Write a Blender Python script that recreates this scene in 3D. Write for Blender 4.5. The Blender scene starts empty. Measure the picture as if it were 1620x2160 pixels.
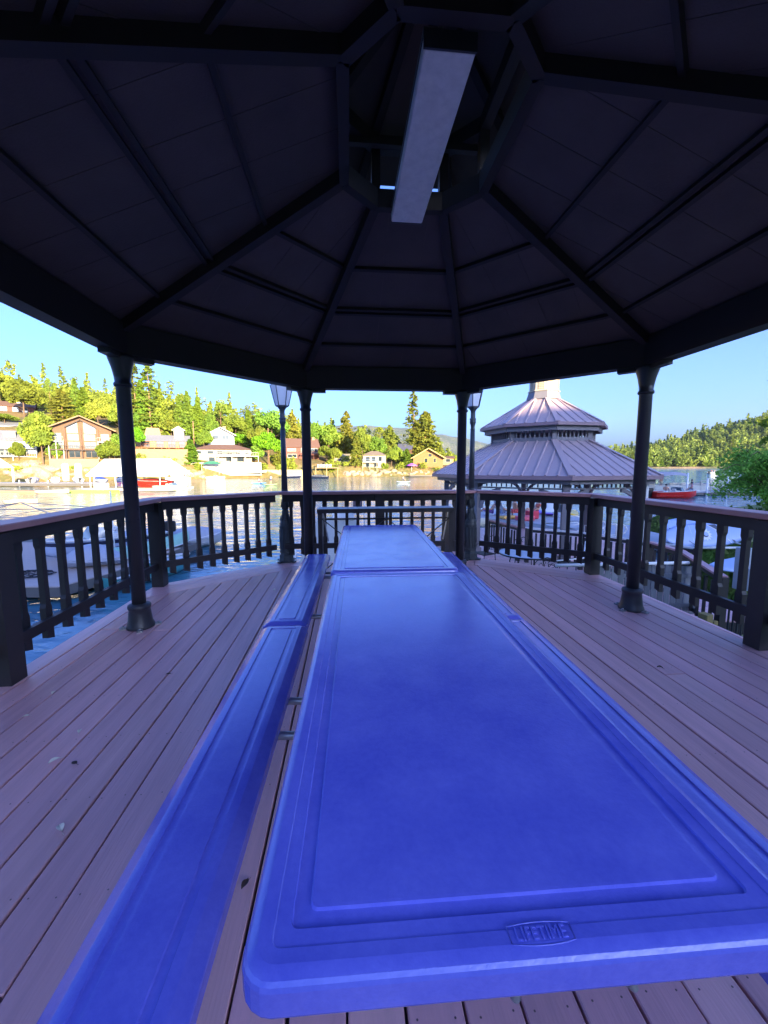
import bpy, bmesh, math, random
import numpy as np
from mathutils import Vector, Matrix, Euler

S = bpy.context.scene
COL = S.collection
R_ = math.radians
PI = math.pi

# ------------------------------------------------------------------ camera
EYE = 1.40
FPX = 846.5                       # focal length in pixels of the 1620 px wide photograph
PITCH = 0.1138
ROLL = -0.0026
cam_d = bpy.data.cameras.new("camera")
cam = bpy.data.objects.new("camera", cam_d)
COL.objects.link(cam)
cam_d.sensor_fit = 'HORIZONTAL'
cam_d.sensor_width = 36.0
cam_d.lens = 36.0 * FPX / 1620.0
cam_d.clip_start = 0.05
cam_d.clip_end = 20000
cam.matrix_world = Matrix.Translation((0, 0, EYE)) @ Matrix.Rotation(PI/2 - PITCH, 4, 'X') @ Matrix.Rotation(ROLL, 4, 'Z')
S.camera = cam

# ------------------------------------------------------------------ light
SUN_EL = 10.0
SUN_AZ = 148.0                    # compass from +Y clockwise: behind the camera, to the right
world = bpy.data.worlds.new("World")
S.world = world
world.use_nodes = True
wn = world.node_tree.nodes
wn.clear()
wo = wn.new("ShaderNodeOutputWorld")
bg = wn.new("ShaderNodeBackground")
sky = wn.new("ShaderNodeTexSky")
sky.sky_type = 'NISHITA'
sky.sun_disc = False
sky.sun_elevation = R_(SUN_EL)
sky.sun_rotation = R_(SUN_AZ)
sky.altitude = 1000
sky.air_density = 1.0
sky.dust_density = 8.0
sky.ozone_density = 1.0
bg.inputs[1].default_value = 0.15
hsv = wn.new("ShaderNodeHueSaturation")
hsv.inputs["Saturation"].default_value = 1.0
world.node_tree.links.new(sky.outputs[0], hsv.inputs["Color"])
tint = wn.new("ShaderNodeMix"); tint.data_type = 'RGBA'; tint.blend_type = 'MULTIPLY'
tint.inputs[0].default_value = 1.0
tint.inputs[7].default_value = (.33, .50, 1.12, 1)       # the camera's cool white balance
world.node_tree.links.new(hsv.outputs[0], tint.inputs[6])
world.node_tree.links.new(tint.outputs[2], bg.inputs[0])
world.node_tree.links.new(bg.outputs[0], wo.inputs[0])

sd = bpy.data.lights.new("sun", 'SUN')
sun = bpy.data.objects.new("sun", sd)
COL.objects.link(sun)
sd.energy = 4.6
sd.angle = R_(0.53)
sd.color = (1.0, 0.83, 0.52)
_sv = Vector((math.sin(R_(SUN_AZ))*math.cos(R_(SUN_EL)), math.cos(R_(SUN_AZ))*math.cos(R_(SUN_EL)), math.sin(R_(SUN_EL))))
sun.rotation_euler = _sv.to_track_quat('Z', 'Y').to_euler()

S.view_settings.view_transform = 'Standard'
S.view_settings.look = 'None'
S.view_settings.gamma = 1
S.view_settings.exposure = 2.2
S.view_settings.use_curve_mapping = False
S.cycles.max_bounces = 8
S.cycles.diffuse_bounces = 4
S.cycles.glossy_bounces = 4
S.cycles.transparent_max_bounces = 16

# ------------------------------------------------------------------ helpers
def at(px, py, z):
    """the world point at height z that the photograph shows at (px, py)"""
    xr = (px - 810.0) / FPX; yu = -(py - 1080.0) / FPX
    c, s = math.cos(ROLL), math.sin(ROLL)
    xr, yu = c*xr - s*yu, s*xr + c*yu
    cp, sp = math.cos(PITCH), math.sin(PITCH)
    d = Vector((xr, cp + yu*sp, -sp + yu*cp))
    t = (z - EYE) / d.z
    return Vector((d.x*t, d.y*t, z))
def atd(px, py, y):
    """the world point at forward distance y that the photograph shows at (px, py)"""
    xr = (px - 810.0) / FPX; yu = -(py - 1080.0) / FPX
    c, s = math.cos(ROLL), math.sin(ROLL)
    xr, yu = c*xr - s*yu, s*xr + c*yu
    cp, sp = math.cos(PITCH), math.sin(PITCH)
    d = Vector((xr, cp + yu*sp, -sp + yu*cp))
    t = y / d.y
    return Vector((d.x*t, y, EYE + d.z*t))

def props(o, label=None, cat=None, group=None, kind=None):
    if label: o["label"] = label
    if cat: o["category"] = cat
    if group: o["group"] = group
    if kind: o["kind"] = kind
    return o

def empty(name, loc, rz=0.0, label=None, cat=None, group=None):
    o = bpy.data.objects.new(name, None)
    COL.objects.link(o)
    o.location = loc; o.rotation_euler = (0, 0, rz)
    o.empty_display_size = 0.3
    return props(o, label, cat, group)

class MB:
    """collects shapes and links them as one mesh object"""
    def __init__(s): s.v = []; s.f = []; s.sm = []
    def add(s, vs, fs, smooth=False):
        n = len(s.v)
        s.v += [tuple(v) for v in vs]
        s.f += [tuple(i+n for i in f) for f in fs]
        s.sm += [smooth]*len(fs)
        return s
    def box(s, c, size, rz=0.0):
        x, y, z = size[0]/2, size[1]/2, size[2]/2
        ca, sa = math.cos(rz), math.sin(rz)
        vs = []
        for dz in (-z, z):
            for dx, dy in ((-x,-y),(x,-y),(x,y),(-x,y)):
                vs.append((c[0]+dx*ca-dy*sa, c[1]+dx*sa+dy*ca, c[2]+dz))
        return s.add(vs, [(3,2,1,0),(4,5,6,7),(0,1,5,4),(1,2,6,5),(2,3,7,6),(3,0,4,7)])
    def prism(s, poly, z0, z1):
        n = len(poly)
        vs = [(p[0],p[1],z0) for p in poly] + [(p[0],p[1],z1) for p in poly]
        fs = [tuple(range(n-1,-1,-1)), tuple(range(n,2*n))]
        fs += [(i,(i+1)%n,(i+1)%n+n,i+n) for i in range(n)]
        return s.add(vs, fs)
    def slab(s, pts, t):
        """a plate: polygon in space given thickness t against its normal"""
        P = [Vector(p) for p in pts]; n = len(P)
        nn = (P[1]-P[0]).cross(P[2]-P[0]).normalized()
        vs = P + [p - nn*t for p in P]
        fs = [tuple(range(n)), tuple(range(2*n-1,n-1,-1))]
        fs += [((i+1)%n,i,i+n,(i+1)%n+n) for i in range(n)]
        return s.add(vs, fs)
    def beam(s, a, b, w, h, up=(0,0,1), drop=0.0):
        """bar from a to b, w wide, h tall, its top face `drop` below the line ab"""
        a = Vector(a); b = Vector(b); d = (b-a).normalized()
        side = d.cross(Vector(up))
        if side.length < 1e-4: side = Vector((1,0,0))
        side.normalize(); u = side.cross(d).normalized()
        vs = []
        for p in (a, b):
            for sx, hz in ((-1,-h-drop),(1,-h-drop),(1,-drop),(-1,-drop)):
                vs.append(p + side*(sx*w/2) + u*hz)
        return s.add(vs, [(0,1,2,3),(7,6,5,4),(0,4,5,1),(1,5,6,2),(2,6,7,3),(3,7,4,0)])
    def tube(s, pts, r, n=8, r1=None, caps=True):
        pts = [Vector(p) for p in pts]; r1 = r if r1 is None else r1
        rings = []; base = len(s.v); ref = None
        for i, p in enumerate(pts):
            d = (pts[min(i+1,len(pts)-1)] - pts[max(i-1,0)]).normalized()
            if ref is None:
                ref = d.cross(Vector((0,0,1)))
                if ref.length < 1e-3: ref = Vector((1,0,0))
                ref.normalize()
            x = (ref - d*ref.dot(d)).normalized(); y = d.cross(x)
            rr = r + (r1-r)*i/max(1,len(pts)-1)
            rings.append([p + x*(rr*math.cos(2*PI*k/n)) + y*(rr*math.sin(2*PI*k/n)) for k in range(n)])
        vs = [v for ring in rings for v in ring]; fs = []
        for i in range(len(pts)-1):
            for k in range(n):
                fs.append((i*n+k, i*n+(k+1)%n, (i+1)*n+(k+1)%n, (i+1)*n+k))
        s.add(vs, fs, True)
        if caps:
            s.f += [tuple(base+k for k in range(n-1,-1,-1)), tuple(base+(len(pts)-1)*n+k for k in range(n))]
            s.sm += [False, False]
        return s
    def lathe(s, prof, n=20, c=(0,0,0), ph=0.0, smooth=True, caps=True):
        """profile of (radius, z) turned about a vertical axis through c"""
        vs = []; m = len(prof)
        for r, z in prof:
            for k in range(n):
                a = ph + 2*PI*k/n
                vs.append((c[0]+r*math.cos(a), c[1]+r*math.sin(a), c[2]+z))
        fs = []
        for i in range(m-1):
            for k in range(n):
                fs.append((i*n+k, i*n+(k+1)%n, (i+1)*n+(k+1)%n, (i+1)*n+k))
        s.add(vs, fs, smooth)
        if not caps: return s
        b = len(s.v) - m*n
        s.f += [tuple(b+k for k in range(n-1,-1,-1)), tuple(b+(m-1)*n+k for k in range(n))]
        s.sm += [False, False]
        return s
    def ball(s, c, r, nu=10, nv=7, sc=(1,1,1)):
        prof = []
        for j in range(nv+1):
            a = -PI/2 + PI*j/nv
            prof.append((max(1e-4, math.cos(a)), math.sin(a)))
        vs = []
        for rr, z in prof:
            for k in range(nu):
                a = 2*PI*k/nu
                vs.append((c[0]+r*sc[0]*rr*math.cos(a), c[1]+r*sc[1]*rr*math.sin(a), c[2]+r*sc[2]*z))
        fs = [(i*nu+k, i*nu+(k+1)%nu, (i+1)*nu+(k+1)%nu, (i+1)*nu+k) for i in range(nv) for k in range(nu)]
        return s.add(vs, fs, True)
    def loft(s, rings, smooth=True, cap0=True, cap1=True):
        n = len(rings[0]); base = len(s.v)
        fs = [(i*n+k, i*n+(k+1)%n, (i+1)*n+(k+1)%n, (i+1)*n+k) for i in range(len(rings)-1) for k in range(n)]
        s.add([v for r in rings for v in r], fs, smooth)
        if cap0: s.f.append(tuple(base+k for k in range(n-1,-1,-1))); s.sm.append(False)
        if cap1: s.f.append(tuple(base+(len(rings)-1)*n+k for k in range(n))); s.sm.append(False)
        return s
    def mesh(s, name, mat, bevel=0.0):
        me = bpy.data.meshes.new(name)
        me.from_pydata(s.v, [], s.f)
        me.polygons.foreach_set("use_smooth", s.sm)
        if mat: me.materials.append(mat)
        me.update()
        return me
    def build(s, name, mat, parent=None, label=None, cat=None, group=None, kind=None, loc=None, rz=0.0, bevel=0.0, fix=True):
        me = s.mesh(name, mat)
        if fix or bevel:
            bm = bmesh.new(); bm.from_mesh(me)
            bmesh.ops.recalc_face_normals(bm, faces=bm.faces[:])
            if bevel:
                es = [e for e in bm.edges if len(e.link_faces) == 2 and e.calc_face_angle(0) > 0.6]
                bmesh.ops.bevel(bm, geom=es, offset=bevel, segments=1, profile=0.5, affect='EDGES', clamp_overlap=True)
            bm.to_mesh(me); bm.free(); me.update()
        return link(name, me, parent, label, cat, group, kind, loc, rz)

def link(name, me, parent=None, label=None, cat=None, group=None, kind=None, loc=None, rz=0.0):
    o = bpy.data.objects.new(name, me)
    COL.objects.link(o)
    if parent is not None: o.parent = parent
    if loc is not None: o.location = loc
    if rz: o.rotation_euler = (0, 0, rz)
    return props(o, label, cat, group, kind)

def copy_tree(o, parent=None):
    c = o.copy(); COL.objects.link(c); c.parent = parent
    for ch in list(o.children): copy_tree(ch, c)
    return c

def place(root, loc, rz=None, label=None, group=None, scale=None):
    root.location = loc
    if rz is not None: root.rotation_euler = (0, 0, rz)
    if label: root["label"] = label
    if group: root["group"] = group
    if scale is not None: root.scale = (scale,)*3 if not hasattr(scale, '__len__') else scale
    return root

# ------------------------------------------------------------------ materials
def M(name, col, rough=0.7, metal=0.0, var=0.0, col2=None, scale=6.0, stretch=(1,1,1), bump=0.0, bscale=None,
      spec=0.5, rnd=0.0, coat=0.0, rvar=0.0, detail=6.0, trans=0.0, bdist=0.01, hue=0.0):
    m = bpy.data.materials.new(name); m.use_nodes = True
    nt = m.node_tree; N = nt.nodes; L = nt.links
    b = N["Principled BSDF"]
    b.inputs["Base Color"].default_value = (*col, 1)
    b.inputs["Roughness"].default_value = rough
    b.inputs["Metallic"].default_value = metal
    b.inputs["Specular IOR Level"].default_value = spec
    if coat: b.inputs["Coat Weight"].default_value = coat
    tc = N.new("ShaderNodeTexCoord"); mp = N.new("ShaderNodeMapping")
    mp.inputs["Scale"].default_value = stretch
    L.new(tc.outputs["Object"], mp.inputs["Vector"])
    out = None
    if rnd or hue:
        oi = N.new("ShaderNodeObjectInfo")
        ad = N.new("ShaderNodeVectorMath"); ad.operation = 'ADD'
        cx = N.new("ShaderNodeCombineXYZ")
        mu = N.new("ShaderNodeMath"); mu.operation = 'MULTIPLY'; mu.inputs[1].default_value = 37.0
        L.new(oi.outputs["Random"], mu.inputs[0])
        for i in range(3): L.new(mu.outputs[0], cx.inputs[i])
        L.new(mp.outputs[0], ad.inputs[0]); L.new(cx.outputs[0], ad.inputs[1])
        vec = ad.outputs[0]
    else:
        vec = mp.outputs[0]
    nz = None
    if var or rvar:
        nz = N.new("ShaderNodeTexNoise"); nz.inputs["Scale"].default_value = scale
        nz.inputs["Detail"].default_value = detail; nz.inputs["Roughness"].default_value = 0.65
        L.new(vec, nz.inputs["Vector"])
    if var:
        c2 = col2 if col2 else tuple(c*0.45 for c in col)
        rp = N.new("ShaderNodeMapRange"); rp.inputs[1].default_value = 0.5-0.28; rp.inputs[2].default_value = 0.5+0.28
        rp.inputs[3].default_value = 0; rp.inputs[4].default_value = var
        L.new(nz.outputs[0], rp.inputs[0])
        mx = N.new("ShaderNodeMix"); mx.data_type = 'RGBA'
        mx.inputs[6].default_value = (*col, 1); mx.inputs[7].default_value = (*c2, 1)
        L.new(rp.outputs[0], mx.inputs[0]); out = mx.outputs[2]
    if rnd or hue:
        hs = N.new("ShaderNodeHueSaturation")
        mr = N.new("ShaderNodeMapRange"); mr.inputs[3].default_value = 1-rnd; mr.inputs[4].default_value = 1+rnd
        L.new(oi.outputs["Random"], mr.inputs[0]); L.new(mr.outputs[0], hs.inputs["Value"])
        if hue:
            wt = N.new("ShaderNodeMath"); wt.operation = 'FRACT'
            m9 = N.new("ShaderNodeMath"); m9.operation = 'MULTIPLY'; m9.inputs[1].default_value = 7.13
            L.new(oi.outputs["Random"], m9.inputs[0]); L.new(m9.outputs[0], wt.inputs[0])
            mh = N.new("ShaderNodeMapRange"); mh.inputs[3].default_value = 0.5-hue; mh.inputs[4].default_value = 0.5+hue
            L.new(wt.outputs[0], mh.inputs[0]); L.new(mh.outputs[0], hs.inputs["Hue"])
        if out: L.new(out, hs.inputs["Color"])
        else: hs.inputs["Color"].default_value = (*col, 1)
        out = hs.outputs[0]
    if out: L.new(out, b.inputs["Base Color"])
    if rvar:
        rr = N.new("ShaderNodeMapRange"); rr.inputs[1].default_value = .3; rr.inputs[2].default_value = .7
        rr.inputs[3].default_value = max(0,rough-rvar); rr.inputs[4].default_value = min(1,rough+rvar)
        L.new(nz.outputs[0], rr.inputs[0]); L.new(rr.outputs[0], b.inputs["Roughness"])
    if bump:
        bn = N.new("ShaderNodeTexNoise"); bn.inputs["Scale"].default_value = bscale or scale*3
        bn.inputs["Detail"].default_value = 5
        L.new(vec, bn.inputs["Vector"])
        bp = N.new("ShaderNodeBump"); bp.inputs["Strength"].default_value = bump; bp.inputs["Distance"].default_value = bdist
        L.new(bn.outputs[0], bp.inputs["Height"]); L.new(bp.outputs[0], b.inputs["Normal"])
    if trans:
        b.inputs["Transmission Weight"].default_value = trans
    return m

def leaf_mat(name, c1, c2, hue=0.02, val=0.18, trl=0.35, nscale=0.5):
    m = bpy.data.materials.new(name); m.use_nodes = True
    nt = m.node_tree; N = nt.nodes; L = nt.links; N.clear()
    o = N.new("ShaderNodeOutputMaterial")
    tc = N.new("ShaderNodeTexCoord"); oi = N.new("ShaderNodeObjectInfo")
    nz = N.new("ShaderNodeTexNoise"); nz.inputs["Scale"].default_value = nscale; nz.inputs["Detail"].default_value = 4
    L.new(tc.outputs["Object"], nz.inputs["Vector"])
    mr = N.new("ShaderNodeMapRange"); mr.inputs[1].default_value = .35; mr.inputs[2].default_value = .65
    L.new(nz.outputs[0], mr.inputs[0])
    mx = N.new("ShaderNodeMix"); mx.data_type = 'RGBA'
    mx.inputs[6].default_value = (*c1, 1); mx.inputs[7].default_value = (*c2, 1)
    L.new(mr.outputs[0], mx.inputs[0])
    hs = N.new("ShaderNodeHueSaturation")
    a = N.new("ShaderNodeMapRange"); a.inputs[3].default_value = 1-val; a.inputs[4].default_value = 1+val
    L.new(oi.outputs["Random"], a.inputs[0]); L.new(a.outputs[0], hs.inputs["Value"])
    f = N.new("ShaderNodeMath"); f.operation = 'MULTIPLY'; f.inputs[1].default_value = 5.37
    g = N.new("ShaderNodeMath"); g.operation = 'FRACT'
    L.new(oi.outputs["Random"], f.inputs[0]); L.new(f.outputs[0], g.inputs[0])
    h = N.new("ShaderNodeMapRange"); h.inputs[3].default_value = .5-hue; h.inputs[4].default_value = .5+hue
    L.new(g.outputs[0], h.inputs[0]); L.new(h.outputs[0], hs.inputs["Hue"])
    L.new(mx.outputs[2], hs.inputs["Color"])
    d = N.new("ShaderNodeBsdfDiffuse"); t = N.new("ShaderNodeBsdfTranslucent"); ms = N.new("ShaderNodeMixShader")
    ms.inputs[0].default_value = trl
    L.new(hs.outputs[0], d.inputs[0]); L.new(hs.outputs[0], t.inputs[0])
    L.new(d.outputs[0], ms.inputs[1]); L.new(t.outputs[0], ms.inputs[2]); L.new(ms.outputs[0], o.inputs[0])
    return m

MT = {}
MT['plank'] = M('deck_wood', (.78,.42,.41), .40, var=.75, col2=(.50,.28,.28), scale=2.4, stretch=(7,.5,7), bump=.5, bscale=16, rnd=.13, hue=.010, spec=.5, bdist=.004, rvar=.1)
MT['railwood'] = M('rail_stain', (.60,.30,.29), .42, var=.5, scale=3, stretch=(1,1,1), bump=.2, rnd=.1, bdist=.003)
MT['dark'] = M('dark_paint', (.022,.018,.019), .5, var=.5, col2=(.04,.032,.03), scale=9, bump=.12, rnd=.15, bdist=.003)
MT['iron'] = M('post_iron', (.024,.024,.03), .38, var=.5, col2=(.05,.05,.055), scale=14, bump=.15, rvar=.12, bdist=.002)
MT['lampiron'] = M('lamp_iron', (.04,.05,.055), .45, var=.6, col2=(.08,.09,.09), scale=18, bump=.25, rvar=.12, bdist=.003)
MT['ceil'] = M('ceiling_metal', (.105,.078,.066), .6, var=.9, col2=(.05,.038,.036), scale=2.2, bump=.5, bscale=90, rnd=.08, bdist=.004)
MT['hip'] = M('rafter_paint', (.024,.017,.016), .6, var=.4, scale=5)
MT['bluep'] = None
MT['steel'] = M('powder_steel', (.42,.42,.42), .35, metal=.6, var=.3, scale=20)
MT['blackm'] = M('black_metal', (.012,.012,.014), .4)
MT['white'] = M('white_paint', (.78,.77,.74), .5, var=.2, col2=(.6,.58,.54), scale=2, rnd=.05)
MT['cream'] = M('cream_paint', (.66,.56,.40), .7, var=.3, col2=(.5,.42,.3), scale=1, rnd=.08)
MT['lens'] = M('acrylic_lens', (.97,.93,.84), .35, var=.7, col2=(.60,.58,.52), scale=16, rvar=.1)
MT['tile'] = M('grey_tile', (.24,.25,.28), .3, var=.5, scale=8, rnd=.25)
MT['grass'] = M('grass', (.44,.39,.16), .9, var=.9, col2=(.22,.29,.08), scale=.9, bump=.8, bscale=20, bdist=.03)
MT['glass'] = M('window_glass', (.03,.04,.05), .06, spec=.9, rnd=.3)
MT['pane'] = M('frosted_pane', (.85,.86,.88), .25, spec=.6)

# ------------------------------------------------------------------ water and ground
WATER = -2.0
def water_mat():
    m = bpy.data.materials.new("lake_water"); m.use_nodes = True
    N = m.node_tree.nodes; L = m.node_tree.links; b = N["Principled BSDF"]
    b.inputs["Base Color"].default_value = (.055, .16, .22, 1)
    b.inputs["Roughness"].default_value = .04
    b.inputs["IOR"].default_value = 1.33
    tc = N.new("ShaderNodeTexCoord")
    prev = None
    for sc, st, strength, dist in (((.8,1.7,1), 1.1, .55, .11), ((1,1.9,1), 5.0, .45, .018), ((1,1.5,1), .25, .5, .35)):
        mp = N.new("ShaderNodeMapping"); mp.inputs["Scale"].default_value = sc; mp.inputs["Rotation"].default_value = (0,0,.35)
        nz = N.new("ShaderNodeTexNoise"); nz.inputs["Scale"].default_value = st; nz.inputs["Detail"].default_value = 3
        nz.inputs["Distortion"].default_value = .6
        bp = N.new("ShaderNodeBump"); bp.inputs["Strength"].default_value = strength; bp.inputs["Distance"].default_value = dist
        L.new(tc.outputs["Object"], mp.inputs[0]); L.new(mp.outputs[0], nz.inputs["Vector"]); L.new(nz.outputs[0], bp.inputs["Height"])
        if prev: L.new(prev.outputs[0], bp.inputs["Normal"])
        prev = bp
    # wind ripples on the open water to the right of the bay
    sx = N.new("ShaderNodeSeparateXYZ"); mr = N.new("ShaderNodeMapRange"); mr.interpolation_type = 'SMOOTHSTEP'
    mr.inputs[1].default_value = 14; mr.inputs[2].default_value = 60; mr.inputs[3].default_value = 0; mr.inputs[4].default_value = 1
    L.new(tc.outputs["Object"], sx.inputs[0]); L.new(sx.outputs[0], mr.inputs[0])
    nz = N.new("ShaderNodeTexNoise"); nz.inputs["Scale"].default_value = .8; nz.inputs["Detail"].default_value = 4
    bp = N.new("ShaderNodeBump"); bp.inputs["Distance"].default_value = .75
    L.new(mr.outputs[0], bp.inputs["Strength"]); L.new(tc.outputs["Object"], nz.inputs["Vector"]); L.new(nz.outputs[0], bp.inputs["Height"])
    L.new(prev.outputs[0], bp.inputs["Normal"]); L.new(bp.outputs[0], b.inputs["Normal"])
    return m
def sheet(name, x0, x1, y0, y1, nx, ny, zf, mat, xs=None, ys=None, label=None, kind='structure'):
    xs = np.linspace(x0, x1, nx) if xs is None else xs
    ys = np.linspace(y0, y1, ny) if ys is None else ys
    X, Y = np.meshgrid(xs, ys); Z = zf(X, Y)
    V = np.stack([X, Y, Z], -1).reshape(-1, 3)
    nx, ny = len(xs), len(ys)
    i = np.arange(ny-1)[:,None]*nx + np.arange(nx-1)[None,:]
    F = np.stack([i, i+1, i+1+nx, i+nx], -1).reshape(-1, 4)
    me = bpy.data.meshes.new(name)
    me.from_pydata(V.tolist(), [], F.tolist()); me.materials.append(mat)
    me.polygons.foreach_set("use_smooth", [True]*len(F)); me.update()
    return link(name, me, label=label, kind=kind)
sheet("lake_water", -4600, 4600, -60, 5250, 2, 2, lambda X, Y: X*0 + WATER, water_mat(), label="calm lake water")

def sstep(a, b, x):
    t = np.clip((x-a)/(b-a), 0, 1); return t*t*(3-2*t)
def vnoise(X, Y, sc, seed=0):
    """smooth value noise"""
    X = X/sc + seed*17.3; Y = Y/sc + seed*9.1
    xi = np.floor(X); yi = np.floor(Y); fx = X-xi; fy = Y-yi
    fx = fx*fx*(3-2*fx); fy = fy*fy*(3-2*fy)
    h = lambda a, b: np.modf(np.abs(np.sin(a*127.1 + b*311.7 + seed*74.7)*43758.5453))[0]
    return (h(xi,yi)*(1-fx)+h(xi+1,yi)*fx)*(1-fy) + (h(xi,yi+1)*(1-fx)+h(xi+1,yi+1)*fx)*fy
def fbm(X, Y, sc, seed=0):
    return vnoise(X,Y,sc,seed)*.55 + vnoise(X,Y,sc/2.2,seed+1)*.3 + vnoise(X,Y,sc/5,seed+2)*.15

def pxcol(X, Y):           # direction as a photograph column
    return 810 + FPX*X/np.maximum(Y, 1)/math.cos(PITCH)
def shore_d(p):            # distance of the far waterline for each direction
    return np.interp(p, [-400, 0, 250, 400, 520, 640, 1010], [84, 92, 100, 108, 116, 124, 131])
def far_h(X, Y):
    p = pxcol(X, Y); s = Y - shore_d(p)
    A = np.interp(p, [-500, 0, 250, 400, 520, 700, 850, 950, 1010], [46, 40, 33, 27, 22, 14, 6, 3, 0])
    B = np.interp(p, [-500, 600, 800, 960, 1020], [4.6, 4.2, 4.0, 4.0, -.8])
    z = WATER - 1.2 + sstep(-1.5, 7, s)*B + (1-np.exp(-np.maximum(0, s-2)/62.0))*A + .9*(fbm(X,Y,9,3)-.5)*sstep(0, 6, s)
    return z - sstep(960, 1030, p)*6
def ground_mat(name, c1, c2, c3, sc=.12, bump=.6):
    m = bpy.data.materials.new(name); m.use_nodes = True
    N = m.node_tree.nodes; L = m.node_tree.links; b = N["Principled BSDF"]
    b.inputs["Roughness"].default_value = .9; b.inputs["Specular IOR Level"].default_value = .2
    tc = N.new("ShaderNodeTexCoord")
    n1 = N.new("ShaderNodeTexNoise"); n1.inputs["Scale"].default_value = sc; n1.inputs["Detail"].default_value = 8
    n2 = N.new("ShaderNodeTexNoise"); n2.inputs["Scale"].default_value = sc*9; n2.inputs["Detail"].default_value = 6
    L.new(tc.outputs["Object"], n1.inputs[0]); L.new(tc.outputs["Object"], n2.inputs[0])
    a = N.new("ShaderNodeMix"); a.data_type = 'RGBA'; a.inputs[6].default_value = (*c1,1); a.inputs[7].default_value = (*c2,1)
    r = N.new("ShaderNodeMapRange"); r.inputs[1].default_value = .4; r.inputs[2].default_value = .6
    L.new(n1.outputs[0], r.inputs[0]); L.new(r.outputs[0], a.inputs[0])
    c = N.new("ShaderNodeMix"); c.data_type = 'RGBA'; c.inputs[7].default_value = (*c3,1)
    r2 = N.new("ShaderNodeMapRange"); r2.inputs[1].default_value = .5; r2.inputs[2].default_value = .68; r2.inputs[4].default_value = .8
    L.new(n2.outputs[0], r2.inputs[0]); L.new(r2.outputs[0], c.inputs[0]); L.new(a.outputs[2], c.inputs[6])
    L.new(c.outputs[2], b.inputs["Base Color"])
    bp = N.new("ShaderNodeBump"); bp.inputs["Strength"].default_value = bump; bp.inputs["Distance"].default_value = .4
    L.new(n2.outputs[0], bp.inputs["Height"]); L.new(bp.outputs[0], b.inputs["Normal"])
    return m
FARSH = sheet("far_shore", 0, 0, 0, 0, 0, 0, far_h, ground_mat("shore_earth", (.22,.145,.055), (.12,.11,.04), (.27,.20,.10)),
      xs=np.linspace(-330, 62, 150), ys=np.concatenate([np.linspace(78, 170, 90), np.linspace(174, 420, 50)]), label="dry grassy bank of the far shore")
# wooded hill to the right across the open lake
def hill_h(X, Y):
    p = pxcol(X, Y); s = Y - 452
    top = np.interp(p, [1180, 1270, 1330, 1400, 1500, 1620, 1760, 2000], [-6, 8, 20, 32, 54, 80, 98, 110])
    return WATER - 1.5 + sstep(-4, 14, s)*3.2*sstep(1190,1240,p) + sstep(8, 300, s)*top*np.where(p<1190, 0, 1) + (fbm(X,Y,60,5)-.5)*8*sstep(20,80,s)
sheet("wooded_hill", 0, 0, 0, 0, 0, 0, hill_h, ground_mat("hill_earth", (.30,.20,.11), (.12,.12,.05), (.42,.33,.24), sc=.03),
      xs=np.linspace(150, 760, 110), ys=np.concatenate([np.linspace(440, 520, 30), np.linspace(530, 900, 50)]), label="wooded hill across the lake")
# the long mountain far off in the middle
def mtn_h(X, Y):
    p = pxcol(X, Y)
    top = np.interp(p, [-900, 0, 200, 330, 420, 520, 640, 730, 800, 860, 930, 980, 1050, 1120, 1200, 1320], [300, 400, 470, 480, 500, 480, 460, 440, 415, 400, 350, 320, 250, 160, 60, -20])
    s = sstep(3000, 4300, Y)
    return WATER - 3 + top*s + (fbm(X,Y,420,8)-.5)*130*s*sstep(3000,3300,Y)*sstep(1330,1150,p)
sheet("mountain", 0, 0, 0, 0, 0, 0, mtn_h, ground_mat("mountain_slope", (.055,.075,.045), (.10,.11,.06), (.26,.22,.18), sc=.006, bump=.9),
      xs=np.linspace(-4200, 2700, 220), ys=np.linspace(2900, 5200, 90), label="long pale mountain beyond the lake")

# near bank on the right, and an unseen hillside added behind the viewer to keep the low sun off the deck
def near_h(X, Y):
    # land to the right of a waterline running from beside the deck out to the willow
    edge = np.interp(Y, [-60, -4, 2, 7, 13, 20, 26, 34], [-60, -14, -4, 5.6, 9.2, 12.5, 17.0, 26.0])
    s = X - edge
    z = WATER - 1.0 + sstep(-1.2, 1.4, s)*1.15 + sstep(0, 26, s)*2.6
    back = np.maximum(0, -Y-4)
    z = z + sstep(0, 30, back)*10.0*sstep(-46, -20, X)*sstep(-1, 8, s) + np.maximum(0, X-14)*.10*sstep(34,10,Y)
    z = z + .25*(fbm(X,Y,5,11)-.5)*sstep(0, 3, s)
    z = z - sstep(25, 30, Y)*4
    return z
sheet("near_bank", 0, 0, 0, 0, 0, 0, near_h, MT['grass'], xs=np.concatenate([np.linspace(-60, 0, 40), np.linspace(.5, 30, 70), np.linspace(31, 90, 40)]),
      ys=np.concatenate([np.linspace(-60, -2, 50), np.linspace(-1.5, 32, 80)]), label="shaded grass bank beside the deck")

# ------------------------------------------------------------------ deck frame of reference
TH = -0.0892
G_RZ = -TH
def W(u, v, z=0.0):
    return Vector((u*math.cos(TH) + v*math.sin(TH), -u*math.sin(TH) + v*math.cos(TH), z))
CU, CV = 0.46, 2.43
ORI = W(CU, CV, 0)

DA, DB, DHL, DQ = 2.76, 1.47, 2.45, 3.47
DECK = [(DA,-DHL),(DA,DHL),(DB,DQ),(-DB,DQ),(-DA,DHL),(-DA,-DHL),(-DB,-DQ),(DB,-DQ)]   # counter-clockwise

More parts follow.
